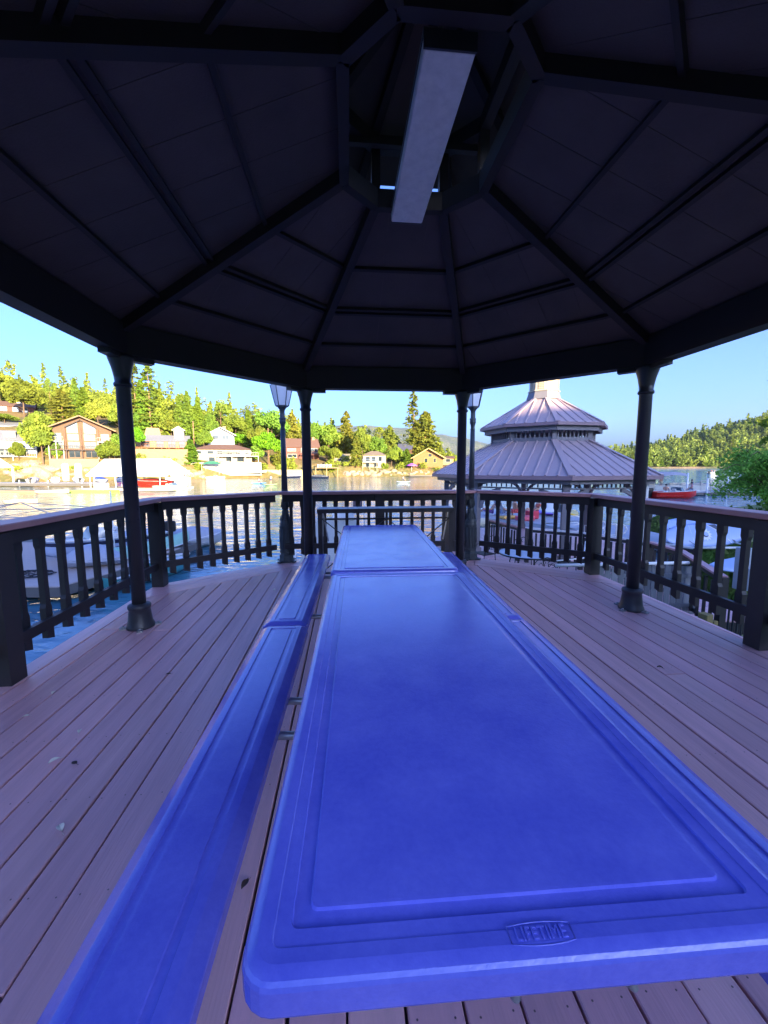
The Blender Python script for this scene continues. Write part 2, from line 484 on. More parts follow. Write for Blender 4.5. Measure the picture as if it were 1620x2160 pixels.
def clip(poly, n, c):
    """keep the part of a convex polygon where n.p <= c"""
    out = []
    for i in range(len(poly)):
        a, b = poly[i], poly[(i+1) % len(poly)]
        da = n[0]*a[0]+n[1]*a[1]-c; db = n[0]*b[0]+n[1]*b[1]-c
        if da <= 0: out.append(a)
        if (da < 0 < db) or (db < 0 < da):
            t = da/(da-db); out.append((a[0]+(b[0]-a[0])*t, a[1]+(b[1]-a[1])*t))
    return out
def edge_line(i, off):
    a, b = DECK[i], DECK[(i+1) % 8]
    d = Vector((b[0]-a[0], b[1]-a[1])).normalized(); n = Vector((d.y, -d.x))
    return n, n.x*a[0]+n.y*a[1]-off
def meet(l1, l2):
    (n1, c1), (n2, c2) = l1, l2
    det = n1.x*n2.y-n1.y*n2.x
    return ((c1*n2.y-c2*n1.y)/det, (n1.x*c2-n2.x*c1)/det)

deck = MB()
deck.prism([(x*.975, y*.98) for x, y in DECK], -.30, -.034)
for q in (-2.2, 0, 2.4):
    for p in (-2.3, 0, 2.3): deck.box((p, q, -1.6), (.2, .2, 2.6))
deck_o = deck.build("deck", MT['dark'], loc=ORI, rz=G_RZ, kind='structure', label="reddish brown timber deck under the gazebo roof")
rg = random.Random(4)
def plank(poly, along=None):
    if len(poly) < 3: return
    jx = rg.uniform(-.0016,.0016); jr = rg.uniform(-.0006,.0006)
    cx = sum(p[0] for p in poly)/len(poly); cy = sum(p[1] for p in poly)/len(poly)
    mb = MB(); dz = rg.uniform(-.002, .002)
    ang = along if along is not None else 0
    ca, sa = math.cos(-ang), math.sin(-ang)
    loc = [((x-cx)*ca-(y-cy)*sa, (x-cx)*sa+(y-cy)*ca) for x, y in poly]
    mb.prism(loc, -.034, 0)
    mb.build("plank", MT['plank'], deck_o, loc=(cx+jx, cy, dz), rz=ang+jr, bevel=.0035)
PW, GAP = .152, .0085
BN = 3
inner = [(n, c-GAP*.5) for n, c in (edge_line(i, BN*PW if i not in (0, 4) else 0) for i in range(8))]
p = -DA
k = 0
while p < DA-.01:
    poly = [(p+GAP/2, -4), (min(p+PW, DA)-GAP/2, -4), (min(p+PW, DA)-GAP/2, 4), (p+GAP/2, 4)]
    for n, c in inner: poly = clip(poly, (n.x, n.y), c)
    if len(poly) > 2:
        cut = rg.choice([-1.3, -.1, 1.1]) + rg.uniform(-.15, .15) if rg.random() < .4 else -8.5
        for lo, hi in ((-9, cut-.002), (cut+.002, 9)):
            q = clip(clip(poly, (0, 1), hi), (0, -1), -lo)
            plank(q)
    p += PW; k += 1
for i in (1, 2, 3, 5, 6, 7):
    pr, nx = (i-1) % 8, (i+1) % 8
    d = Vector((DECK[nx][0]-DECK[i][0], DECK[nx][1]-DECK[i][1]))
    for j in range(BN):
        o0, o1 = j*PW+GAP/2*(j > 0), (j+1)*PW-GAP/2
        f = lambda e, o: edge_line(e, 0 if e in (0, 4) else o)
        quad = [meet(f(pr,o0), edge_line(i,o0)), meet(edge_line(i,o0), f(nx,o0)), meet(edge_line(i,o1), f(nx,o1)), meet(f(pr,o1), edge_line(i,o1))]
        # a hair of gap at the mitres
        cx = sum(q[0] for q in quad)/4; cy = sum(q[1] for q in quad)/4
        L_ = d.length; s = 1-.005/L_
        quad = [(cx+(x-cx)*s, cy+(y-cy)*s) for x, y in quad]
        plank(quad, along=math.atan2(d.y, d.x)-PI/2)

# rows of deck screws, far too many to tell apart
sm = MB(); rs_ = random.Random(31)
jy = -3.2
while jy < 3.3:
    x = -DA+PW/2
    while x < DA:
        for sx in (-.045, .045):
            px_, py_ = x+sx+rs_.uniform(-.006,.006), jy+rs_.uniform(-.008,.008)
            if all(n.x*px_+n.y*py_ < c-.02 for n, c in inner):
                sm.add([(px_+.0030*math.cos(a), py_+.0030*math.sin(a), .0032) for a in (0,PI/3,2*PI/3,PI,4*PI/3,5*PI/3)], [(0,1,2,3,4,5)])
        x += PW
    jy += .405
sm.build("screw", M('screw_head', (.12,.08,.08), .5), deck_o, kind='stuff', fix=False)

# ------------------------------------------------------------------ railing
rail = empty("deck_railing", ORI, G_RZ, "dark brown timber railing with notched balusters and a red brown cap round the deck", "railing")
HR = 1.045
def baluster_mesh():
    mb = MB(); w, n, t = .066, .044, .042
    prof = [(.115,w*.5),(.135,w),(.34,w),(.355,w),(.385,n),(.80,n),(.83,w),(.96,w)]
    # flat sawn profile with angled foot
    L = [(-b/2, z) for z, b in prof]; Rr = [(b/2, z) for z, b in prof]
    L[0] = (-w/2, .105); Rr[0] = (w/2, .125)
    for k in range(len(prof)-1):
        a, b, c, d = L[k], Rr[k], Rr[k+1], L[k+1]
        vs = [(a[0],-t/2,a[1]),(b[0],-t/2,b[1]),(c[0],-t/2,c[1]),(d[0],-t/2,d[1]),(a[0],t/2,a[1]),(b[0],t/2,b[1]),(c[0],t/2,c[1]),(d[0],t/2,d[1])]
        mb.add(vs, [(0,1,2,3),(7,6,5,4),(1,5,6,2),(4,0,3,7)] + ([(4,5,1,0)] if k == 0 else []) + ([(3,2,6,7)] if k == len(prof)-2 else []))
    return mb.mesh("baluster", MT['dark'])
BAL = baluster_mesh()
POSTM = MB().box((0,0,HR/2-.03), (.13,.13,HR-.06)).mesh("newel_post", MT['dark'])
INS = .07
RP = []
for i in range(8):
    (n0,c0),(n1,c1) = edge_line((i-1)%8, INS), edge_line(i, INS)
    RP.append(Vector((*meet((n0,c0),(n1,c1)), 0)))
def cap_piece(a, b, ka, kb):
    """flat cap board between mitred ends"""
    d = (b-a).normalized(); s = Vector((d.y, -d.x, 0)); w = .098
    mb = MB()
    pa = [a + s*w + d*(-w*ka), a - s*w + d*(w*ka)]; pb = [b + s*w + d*(w*kb), b - s*w - d*(w*kb)]
    mb.prism([tuple(pa[0])[:2], tuple(pb[0])[:2], tuple(pb[1])[:2], tuple(pa[1])[:2]], HR-.045, HR)
    return mb
open_side = 6        # the rear side is where one walks in
for i in range(8):
    if i == open_side: continue
    a, b = RP[i], RP[(i+1) % 8]; d = (b-a).normalized(); Ln = (b-a).length
    def turn(u, v): return math.tan(u.angle(v)/2)
    pd = (RP[i]-RP[(i-1)%8]).normalized(); nd = (RP[(i+2)%8]-RP[(i+1)%8]).normalized()
    g = d*.0015
    cap_piece(a+g, b-g, turn(pd,d), turn(d,nd)).build("handrail", MT['railwood'], rail, bevel=.006)
    ang = math.atan2(d.y, d.x); nrm = Vector((d.y,-d.x,0))
    MB().beam(a+d*.065+Vector((0,0,HR-.048)), b-d*.065+Vector((0,0,HR-.048)), .04, .10).build("top_rail", MT['dark'], rail)
    MB().beam(a+d*.065+Vector((0,0,.285)), b-d*.065+Vector((0,0,.285)), .04, .075).build("bottom_rail", MT['dark'], rail)
    mids = {0: [Ln/2+.27], 2: [Ln/2], 4: [Ln/2-.27]}.get(i, [])
    for m_ in mids:
        o = link("newel_post", POSTM, rail, loc=a+d*m_, rz=ang)
    stops = [0]+mids+[Ln]
    for s0, s1 in zip(stops[:-1], stops[1:]):
        sp = .165 if i in (1,2,3) else .205
        nb = max(1, round((s1-s0)/sp)-1)
        for k in range(nb):
            pos = s0 + (s1-s0)*(k+1)/(nb+1)
            link("baluster", BAL, rail, loc=a+d*pos+nrm*.0425, rz=ang)
for i in range(8):
    if i in (2, 3): continue          # the lamp posts stand at these corners
    a = RP[i]
    link("newel_post", POSTM, rail, loc=a, rz=math.atan2((RP[(i+1)%8]-RP[i]).y, (RP[(i+1)%8]-RP[i]).x) if i in (0,4) else 0)

# ------------------------------------------------------------------ the gazebo overhead
gz = empty("gazebo", ORI, G_RZ, "large dark octagonal gazebo roof overhead on slim black iron columns", "gazebo")
GA, GB, GHL, GQ = 2.295, .95, 1.15, 2.50
GV = [(GA,-GHL),(GA,GHL),(GB,GQ),(-GB,GQ),(-GA,GHL),(-GA,-GHL),(-GB,-GQ),(GB,-GQ)]
HB = 2.305
def off(poly, o):
    out = []; n = len(poly)
    for i in range(n):
        ls = []
        for e in ((i-1) % n, i):
            a, b = poly[e], poly[(e+1) % n]; d = Vector((b[0]-a[0], b[1]-a[1])).normalized(); nn = Vector((d.y, -d.x))
            ls.append((nn, nn.x*a[0]+nn.y*a[1]+o))
        out.append(meet(ls[0], ls[1]))
    return out
# columns
def column():
    c = empty("column", (0,0,0))
    MB().lathe([(.055,.19),(.055,2.08),(.058,2.09)], 22).build("shaft", MT['iron'], c)
    MB().lathe([(.112,0),(.114,.012),(.108,.03),(.098,.05),(.088,.13),(.084,.165),(.090,.172),(.092,.19),(.088,.205),(.062,.215),(.055,.218)], 24).build("base", MT['iron'], c)
    lug = MB()
    for a in (0.4, 0.4+PI/2, .4+PI, .4+3*PI/2):
        lug.box((.125*math.cos(a), .125*math.sin(a), .007), (.07,.045,.014), a)
        lug.lathe([(.011,.013),(.011,.024),(.006,.028)], 8, (.135*math.cos(a), .135*math.sin(a), 0))
    lug.build("bolt_lug", MT['steel'], c)
    MB().lathe([(.056,2.05),(.066,2.058),(.069,2.07),(.066,2.082),(.058,2.09),(.062,2.13),(.075,2.2),(.098,2.275),(.104,2.30)], 22).build("capital", MT['iron'], c)
    return c
col0 = column()
for i, (x, y) in enumerate(GV):
    c = col0 if i == 0 else copy_tree(col0)
    c.parent = gz; c.location = (x, y, 0)
    corb = MB()
    for e in ((i-1) % 8, i):
        other = GV[e] if e != i else GV[(i+1) % 8]
        d = (Vector(other)-Vector((x, y))).normalized()
        corb.box((x+d.x*.14, y+d.y*.14, HB-.018), (.20,.085,.04), math.atan2(d.y, d.x))
    corb.build("corbel", MT['dark'], gz)
V3 = lambda p, z: Vector((p[0], p[1], z))
RG = [(.46,-.40),(.46,.40),(.24,.62),(-.24,.62),(-.46,.40),(-.46,-.40),(-.24,-.62),(.24,-.62)]
HRG = 3.30
ZB = 2.55
OV = off(GV, .22)
ez = ZB - .22*(HRG-ZB)/(GA-.46)
for i in range(8):
    j = (i+1) % 8
    MB().beam(V3(GV[i], ZB), V3(GV[j], ZB), .13, ZB-HB).build("eave_beam", MT['hip'], gz)
    # ceiling/roof sheet with thickness, standing on the beam
    MB().slab([V3(OV[i],ez+.03), V3(OV[j],ez+.03), V3(RG[j],HRG+.03), V3(RG[i],HRG+.03)], .03).build("roof_panel", MT['ceil'], gz)
    MB().beam(V3(OV[i], ez+.05), V3(OV[j], ez+.05), .03, .085).build("fascia", MT['dark'], gz)
    # standing seams of the metal sheets
    la, lb, ra, rb_ = V3(GV[i],ZB), V3(GV[j],ZB), V3(RG[i],HRG), V3(RG[j],HRG)
    ed = (lb-la).normalized(); Lb = (lb-la).length; Lr = (rb_-ra).length
    up_ = ((ra+rb_)/2-(la+lb)/2); nn_ = ed.cross(up_).normalized()
    for q in range(1, int(Lb/.30)+1):
        s_ = -Lb/2 + q*.30 - .12
        if abs(s_) > Lb/2-.04: continue
        t1 = 1.0 if abs(s_) < Lr/2 else (Lb/2-abs(s_))/(Lb/2-Lr/2)
        p0 = (la+lb)/2+ed*s_+Vector((0,0,-.0015)); p1 = p0+up_*t1*.985
        MB().beam(p0, p1, .007, .003, up=nn_).build("seam", MT['ceil'], gz)
    # purlins
    for t, dbl in ((.22,0),(.46,1),(.70,0)):
        a = V3(GV[i], ZB).lerp(V3(RG[i], HRG), t); b = V3(GV[j], ZB).lerp(V3(RG[j], HRG), t)
        nn = (b-a).cross(V3(RG[i],HRG)-V3(GV[i],ZB)).normalized()
        dn = Vector((0,0,-.003))
        for s in ((-.028,.028) if dbl else (0,)):
            sl = (V3(RG[i],HRG)-V3(GV[i],ZB)).lerp(V3(RG[j],HRG)-V3(GV[j],ZB), .5).normalized()*s
            MB().beam(a+dn+sl, b+dn+sl, .028, .032, up=nn).build("purlin", MT['hip'], gz)
    # hip rafter
    MB().beam(V3(GV[i], ZB-.004), V3(RG[i], HRG-.004), .064, .082).build("hip_rafter", MT['hip'], gz)
    # ring beam of the opening
    MB().beam(V3(RG[i], HRG+.02), V3(RG[j], HRG+.02), .06, .12).build("ring_beam", MT['hip'], gz)
# open lantern storey and the small upper roof
HC = 3.62
UV_ = off(RG, .30)
AP = [(x*.32, y*.32) for x, y in RG]
HA = 4.02
for i in range(8):
    j = (i+1) % 8
    MB().beam(V3(RG[i], HRG+.03), V3(RG[i], HC), .06, .06, up=(1,0,0), drop=-.03).build("lantern_post", MT['hip'], gz)
    MB().beam(V3(RG[i], HC+.04), V3(RG[j], HC+.04), .06, .09).build("lantern_beam", MT['hip'], gz)
    MB().slab([V3(UV_[i],HC-.06), V3(UV_[j],HC-.06), V3(AP[j],HA), V3(AP[i],HA)], .02).build("upper_roof_panel", MT['ceil'], gz)
    MB().beam(V3(UV_[i], HC-.082), V3(AP[i], HA-.022), .05, .06).build("upper_rafter", MT['hip'], gz)
MB().prism(AP, HA-.03, HA-.005).build("cupola_floor", MT['ceil'], gz)
MB().prism([(x*.9,y*.9) for x,y in AP], HA, HA+.3).build("cupola", MT['dark'], gz)

# ------------------------------------------------------------------ ceiling light
lf = empty("ceiling_light", atd(0,0,1).xyz*0, 0, "unlit long fluorescent light box with a pale frosted lens under the roof opening", "light")
P = [at(893,103,3.15), at(1005,115,3.15), at(888,473,3.15), at(827,468,3.15)]
cx_ = sum((p_ for p_ in P), Vector())/4
dirv = ((P[2]+P[3])-(P[0]+P[1])).normalized()
lf.location = cx_; lf.rotation_euler = (0, 0, math.atan2(dirv.y, dirv.x)-PI/2)
LL = ((P[2]+P[3])/2-(P[0]+P[1])/2).length
MB().loft([[(-.112,y,.0),(.112,y,.0),(.115,y,.05),(-.115,y,.05)] for y in (-LL/2, LL/2)], smooth=False).build("lens", MT['lens'], lf, bevel=.006)
MB().box((0,0,.063), (.235,LL+.02,.024)).box((0,0,.09),(.14,LL*.96,.03)).build("housing", MT['iron'], lf)
for y in (-LL/2-.006, LL/2+.006):
    MB().box((0,y,.026), (.232,.010,.056)).build("end_cap", MT['iron'], lf)
for y in (-.45,.45):
    MB().tube([(0,y,.1),(0,y,.40)], .006, 6).build("hanger_rod", MT['blackm'], lf)
for y in (-.45,.45):
    MB().beam((-.46,y,.42), (.46,y,.42), .04, .04).build("mounting_bar", MT['hip'], lf)

# ------------------------------------------------------------------ blue folding tables
def blue_mat():
    m = bpy.data.materials.new("blue_plastic"); m.use_nodes = True
    N = m.node_tree.nodes; L = m.node_tree.links; b = N["Principled BSDF"]
    tc = N.new("ShaderNodeTexCoord")
    n1 = N.new("ShaderNodeTexNoise"); n1.inputs["Scale"].default_value = 7.5; n1.inputs["Detail"].default_value = 5; n1.inputs["Roughness"].default_value = .6
    n2 = N.new("ShaderNodeTexNoise"); n2.inputs["Scale"].default_value = 160; n2.inputs["Detail"].default_value = 3
    n3 = N.new("ShaderNodeTexNoise"); n3.inputs["Scale"].default_value = 2.2; n3.inputs["Detail"].default_value = 2
    n4 = N.new("ShaderNodeTexNoise"); n4.inputs["Scale"].default_value = 60; n4.inputs["Detail"].default_value = 4; n4.inputs["Roughness"].default_value = .8
    for n in (n1, n2, n3, n4): L.new(tc.outputs["Object"], n.inputs[0])
    mr = N.new("ShaderNodeMapRange"); mr.inputs[1].default_value = .25; mr.inputs[2].default_value = .75
    L.new(n1.outputs[0], mr.inputs[0])
    mx = N.new("ShaderNodeMix"); mx.data_type = 'RGBA'
    mx.inputs[6].default_value = (.095,.11,.58,1); mx.inputs[7].default_value = (.20,.21,.76,1)
    av = N.new("ShaderNodeMix"); av.data_type = 'FLOAT'; av.inputs[0].default_value = .45
    L.new(mr.outputs[0], av.inputs[2]); L.new(n4.outputs[0], av.inputs[3])
    L.new(av.outputs[0], mx.inputs[0]); L.new(mx.outputs[2], b.inputs["Base Color"])
    rr = N.new("ShaderNodeMapRange"); rr.inputs[1].default_value = .35; rr.inputs[2].default_value = .65; rr.inputs[3].default_value = .17; rr.inputs[4].default_value = .27
    L.new(n1.outputs[0], rr.inputs[0]); L.new(rr.outputs[0], b.inputs["Roughness"])
    b.inputs["Specular IOR Level"].default_value = 1.0
    b1 = N.new("ShaderNodeBump"); b1.inputs["Strength"].default_value = .5; b1.inputs["Distance"].default_value = .001
    b2 = N.new("ShaderNodeBump"); b2.inputs["Strength"].default_value = .35; b2.inputs["Distance"].default_value = .006
    L.new(n2.outputs[0], b1.inputs["Height"]); L.new(n3.outputs[0], b2.inputs["Height"]); L.new(b2.outputs[0], b1.inputs["Normal"])
    L.new(b1.outputs[0], b.inputs["Normal"])
    return m
MT['blue'] = blue_mat()

def rrect(w, l, r, n=5):
    r = max(r, .002); pts = []
    for cx, cy, a0 in ((w/2-r, l/2-r, 0), (-w/2+r, l/2-r, 90), (-w/2+r, -l/2+r, 180), (w/2-r, -l/2+r, 270)):
        for k in range(n+1):
            a = R_(a0+90*k/n); pts.append((cx+r*math.cos(a), cy+r*math.sin(a)))
    return pts
def moulded(w, l, z, prof, r0):
    """a moulded panel: rings of (inset, depth below z) from under the rim to the middle"""
    mb = MB(); rings = []
    for ins, dz in prof:
        rings.append([(x, y, z-dz) for x, y in rrect(w-2*ins, l-2*ins, max(r0-ins*.8, .012))])
    mb.loft(rings, smooth=True, cap0=True, cap1=True)
    return mb
TOPP = [(.012,.056),(.002,.055),(0,.050),(0,.016),(.002,.010),(.006,.006),(.015,.0012),(.020,.0),(.038,.0012),(.0395,.0028),(.043,.0032),(.061,.003),(.0625,.0075),(.066,.0082),(.083,.0082),(.0855,.0075),(.0875,.0030),(.092,.0026)]
BENP = [(.010,.066),(.002,.065),(0,.060),(0,.026),(.002,.0215),(.005,.0195),(.036,.0012),(.041,.0),(.062,.0),(.0640,.0045),(.067,.005),(.082,.005),(.0845,.0045),(.0868,0),(.092,-.0003)]
TW, TL, TZ = .815, 1.95, .755
BW, BL, BZ = .272, 2.00, .445
def shade_auto(o):
    me = o.data
    bm = bmesh.new(); bm.from_mesh(me)
    for e in bm.edges:
        if len(e.link_faces) == 2 and e.calc_face_angle(0) > R_(16): e.smooth = False
    bm.to_mesh(me); bm.free()
def picnic(label):
    t = empty("picnic_table", (0,0,0), 0, label, "picnic table", "blue picnic tables end to end")
    top = moulded(TW, TL, TZ, TOPP, .045).build("tabletop", MT['blue'], t); shade_auto(top)
    # raised badge moulded into the near rim
    cu = bpy.data.curves.new("badge_text", 'FONT'); cu.body = "LIFETIME"; cu.size = .026; cu.align_x = 'CENTER'; cu.align_y = 'CENTER'
    cu.extrude = .0009; cu.bevel_depth = .0004; cu.space_character = 1.05
    tmp = bpy.data.objects.new("tmp", cu); COL.objects.link(tmp)
    dg = bpy.context.evaluated_depsgraph_get(); me = bpy.data.meshes.new_from_object(tmp.evaluated_get(dg))
    bpy.data.objects.remove(tmp)
    me.materials.clear(); me.materials.append(MT['blue'])
    xs_ = [v.co.x for v in me.vertices]; k_ = .072/(max(xs_)-min(xs_)); me.transform(Matrix.Scale(k_, 4)); me.transform(Matrix.Diagonal((1,1.25,1/k_,1)))
    link("badge_text", me, top, loc=(.002, -TL/2+.030, TZ+.0001))
    fr = MB()
    def arc(s): return [(x*.045, s*(.0105+.0035*(1-x*x)), 0) for x in (-1,-.75,-.5,-.25,0,.25,.5,.75,1)]
    outl = arc(1)+[(.076,0,0)]*0+list(reversed(arc(-1)))
    outl.append(outl[0])
    fr.tube(outl, .0009, 6)
    fr.build("badge_rim", MT['blue'], top, loc=(.002, -TL/2+.030, TZ-.0001))
    for s in (-1, 1):
        b = moulded(BW, BL, BZ, BENP, .03).build("bench", MT['blue'], t, loc=(s*.687, -.02, 0)); shade_auto(b)
        for y in (-.40, .62):
            lg = MB()
            x0 = -s*BW*.1
            lg.tube([(x0-.0,y,BZ-.045),(s*.05,y,.015)], .013, 8)
            lg.tube([(s*.05-.0,y-.0,.014),(s*.05-.0,y+.02,.014)], .015, 8)
            lg.build("leg", MT['steel'], b)
        for y in (.07, .30):
            MB().tube([(0,y,BZ-.075),(-s*(BW/2+.05),y,BZ-.08),(-s*(BW/2+.30),y,BZ-.10)], .016, 10).build("link_tube", MT['steel'], b)
    for y in (-.42, .60):
        f = MB()
        f.tube([(-.25,y,TZ-.06),(-.30,y,.02)], .014, 8); f.tube([(.25,y,TZ-.06),(.30,y,.02)], .014, 8)
        f.tube([(-.27,y,.34),(.27,y,.34)], .012, 8)
        f.build("leg_frame", MT['steel'], t)
    for x in (-.31, .31):
        MB().beam((x,-TL/2+.1,TZ-.052), (x,TL/2-.1,TZ-.052), .025, .03).build("apron_rail", MT['blackm'], t)
    for x in (-.04, .13):
        MB().tube([(x,-TL/2+.05,TZ-.055),(x+.005,-TL/2+.02,TZ-.085),(x+.005,-TL/2+.05,TZ-.11)], .007, 8).build("latch_wire", MT['steel'], t)
    return t
TRZ = R_(3.9)
t1 = picnic("near blue plastic folding picnic table with a moulded badge on its front rim")
def onT(x, y): return Vector((x, y, 0))
# table centres from the measured corners
c1 = (at(515,2010,TZ) + at(982,1200,TZ))/2
t1.location = (.150, 1.430, 0); t1.rotation_euler = (0,0,TRZ)
dr = Vector((-math.sin(TRZ), math.cos(TRZ), 0))
t2 = copy_tree(t1)
t2["label"] = "farther blue folding picnic table standing end to end behind the near one"
t2.location = t1.location + dr*(TL+.045)
t2.rotation_euler = (0,0,R_(3.4))
for o in list(t2.children):
    if o.name.startswith('bench'):
        tb = [c for c in o.children if c.name.startswith('link_tube')]
        tb[0].location.y -= .76
    if o.name.startswith("tabletop"):
        for c in list(o.children): bpy.data.objects.remove(c)

# ------------------------------------------------------------------ tiled counter between the far columns
ct = empty("bar_counter", W(CU, CV+GQ-.02, 0), G_RZ, "narrow grey tiled counter shelf on a braced steel frame between two columns", "counter")
CH = .895; CW = 1.66; CD = .26
sl = MB().box((0,0,CH-.03), (CW,CD,.04)).build("counter_slab", MT['dark'], ct)
rg = random.Random(9)
nx, ny = 14, 3
for r in range(ny):
    x = -CW/2 + (0 if r % 2 == 0 else -.06)
    while x < CW/2-.01:
        x0, x1 = max(x, -CW/2), min(x+.122, CW/2)
        if x1-x0 > .015:
            MB().box(((x0+x1)/2, -CD/2+(r+.5)*CD/ny, CH-.006+rg.uniform(-.001,.001)), (x1-x0-.005, CD/ny-.005, .010)).build("tile", MT['tile'], ct)
        x += .122
MB().beam((-CW/2,-CD/2-.008,CH+.0), (CW/2,-CD/2-.008,CH), .012, .05).build("edge_trim", MT['dark'], ct)
for s in (-1, 1):
    MB().box((s*(CW/2-.03),0,(CH-.05)/2), (.05,.20,CH-.05)).build("end_panel", MT['dark'], ct)
    MB().beam((s*(CW/2-.07),-.09,CH-.06), (s*(CW/2-.13),-.09,.50), .012, .02, up=(0,1,0)).build("bracket", MT['steel'], ct)
for z in (.78, .12):
    MB().beam((-CW/2+.055,-.1,z), (CW/2-.055,-.1,z), .02, .02).build("frame_rail", MT['blackm'], ct)
MB().beam((0,-.1,CH-.05), (0,-.1,.02), .03, .03, up=(0,1,0)).build("upright", MT['blackm'], ct)
for a, b in (((-CW/2+.06,.775),(0,.14)), ((-CW/2+.06,.14),(0,.775)), ((0,.775),(CW/2-.06,.14)), ((0,.14),(CW/2-.06,.775))):
    o = .0 if a[1] > b[1] else .012
    MB().beam((a[0],-.115-o,a[1]), (b[0],-.115-o,b[1]), .010, .020, up=(0,1,.001)).build("cross_brace", MT['blackm'], ct)

# ------------------------------------------------------------------ lamp posts
def lamp_post(label):
    l = empty("lamp_post", (0,0,0), 0, label, "lamp post", "lamp posts at the far corners of the deck")
    MB().lathe([(.118,0),(.120,.025),(.105,.03),(.100,.085),(.104,.10),(.098,.115),(.086,.125),(.080,.15)], 8, ph=PI/8, smooth=False).build("base", MT['lampiron'], l)
    bp = MB()
    for k in range(4):
        a = PI/4+k*PI/2; bp.box((.125*math.cos(a),.125*math.sin(a),.012),(.06,.05,.024),a)
    bp.build("foot_lug", MT['lampiron'], l)
    body = MB()
    body.lathe([(.092,.15),(.088,.17),(.086,.19),(.084,.52),(.088,.535),(.088,.55),(.090,.565),(.080,.575),(.086,.59),(.078,.61),(.070,.64),(.062,.66),(.055,.70),(.047,.76),(.050,.775),(.042,.80),(.040,.815)], 24)
    body.build("pedestal", MT['lampiron'], l)
    fl = MB()
    for k in range(12):
        a = 2*PI*k/12; fl.tube([(.084*math.cos(a),.084*math.sin(a),.20),(.083*math.cos(a),.083*math.sin(a),.51)], .008, 5)
    fl.build("fluting", MT['lampiron'], l)
    lv = MB()
    for k in range(8):
        a = 2*PI*k/8; c, s = math.cos(a), math.sin(a)
        lv.tube([(.068*c,.068*s,.64),(.064*c,.064*s,.69),(.056*c,.056*s,.735)], .010, 5, r1=.003)
        lv.tube([(.052*c,.052*s,.85),(.050*c,.050*s,.90),(.042*c,.042*s,.97)], .009, 5, r1=.003)
    lv.build("acanthus", MT['lampiron'], l)
    MB().lathe([(.040,.815),(.048,.83),(.050,.86),(.044,.93),(.037,.985),(.041,.995),(.043,1.005),(.041,1.03),(.036,1.08),(.045,1.10),(.045,1.115),(.033,1.13)], 22).build("vase", MT['lampiron'], l)
    MB().lathe([(.042,1.12),(.036,1.6),(.031,2.02)], 18).build("shaft", MT['lampiron'], l)
    MB().lathe([(.026,2.0),(.032,2.01),(.032,2.03),(.027,2.045),(.030,2.08),(.042,2.12),(.044,2.14),(.038,2.15),(.044,2.165),(.044,2.18),(.034,2.195),(.032,2.27),(.036,2.30),(.055,2.33),(.075,2.35)], 20).build("capital", MT['lampiron'], l)
    lt = MB()
    h0, h1, r0, r1 = 2.35, 2.66, .088, .150
    lt.lathe([(.078,2.345),(.086,2.352),(.084,2.362),(.078,2.366)], 6, smooth=False)
    lt.lathe([(.132,2.655),(.138,2.665),(.134,2.68),(.07,2.76),(.03,2.80),(.02,2.84),(.012,2.86)], 6, smooth=False)
    for k in range(6):
        a = PI/3*k; lt.tube([(r0*math.cos(a),r0*math.sin(a),2.36),(r1*math.cos(a),r1*math.sin(a),2.66)], .006, 5)
    lan = lt.build("lantern", MT['lampiron'], l)
    for k in range(6):
        a, b = PI/3*k, PI/3*(k+1); q0, q1 = r0*.97, r1*.97
        MB().slab([(q0*math.cos(a),q0*math.sin(a),2.364),(q0*math.cos(b),q0*math.sin(b),2.364),(q1*math.cos(b),q1*math.sin(b),2.655),(q1*math.cos(a),q1*math.sin(a),2.655)], .003).build("pane", MT['pane'], lan)
    return l
lpA = lamp_post("cast iron lamp post standing left of the column at the far left of the deck")
lpA.location = at(605, 1184, 0); lpA.rotation_euler = (0,0,.25)
lpA.scale = (1.05,1.05,.955)
lpB = copy_tree(lpA); lpB["label"] = "cast iron lamp post half hidden behind the column right of the counter"
lpB.location = W(CU+1.37, CV+GQ+.93-.02, 0); lpB.rotation_euler = (0,0,.25)

# ------------------------------------------------------------------ fallen leaves on the planks
def leaf(px, py, s, rz, mat, label, curl=.4):
    mb = MB(); n = 6; L = [];
    for i in range(n+1):
        t = i/n; w = .30*math.sin(PI*min(1,t*1.02))**.8+.01; z = .12+curl*.3*math.sin(PI*t); y = (t-.5)
        L.append([(-w,y,z+.18*curl),( 0,y,z-.02),(w,y,z+.22*curl)])
    for i in range(n):
        for k in range(2): 
            a,b,c,d = L[i][k],L[i][k+1],L[i+1][k+1],L[i+1][k]
            mb.add([tuple(v*s for v in q) for q in (a,b,c,d)], [(0,1,2,3)], True)
    mb.tube([(0,-.5*s,.1*s),(0.05*s,-.8*s,.04*s)], .02*s, 4)
    return mb.build("fallen_leaf", mat, label=label, cat="leaf", group="leaves fallen on the deck", loc=at(px,py,.002), rz=rz)
MT['leafpale'] = M('dry_pale_leaf', (.85,.76,.60), .7, var=.3, scale=40)
MT['leafdark'] = M('dry_dark_leaf', (.06,.03,.02), .7, var=.5, scale=40)
leaf(128,1752,.042,.9,MT['leafpale'],"pale curled dry leaf lying alone lowest on the left planks",.8)
leaf(114,1607,.045,2.6,MT['leafpale'],"pale dry leaf just left of a dark brown leaf on the planks")
leaf(157,1611,.035,1.2,MT['leafdark'],"dark brown leaf beside a pale one on the left planks",.2)
leaf(168,1545,.032,.4,MT['leafpale'],"small pale leaf above the pair of pale and dark leaves",.7)
leaf(55,1512,.030,2.0,MT['leafpale'],"small pale leaf nearest the photo's left edge on the planks")
leaf(113,1463,.034,.2,MT['leafpale'],"pale leaf nearest the left corner post of the railing",.6)
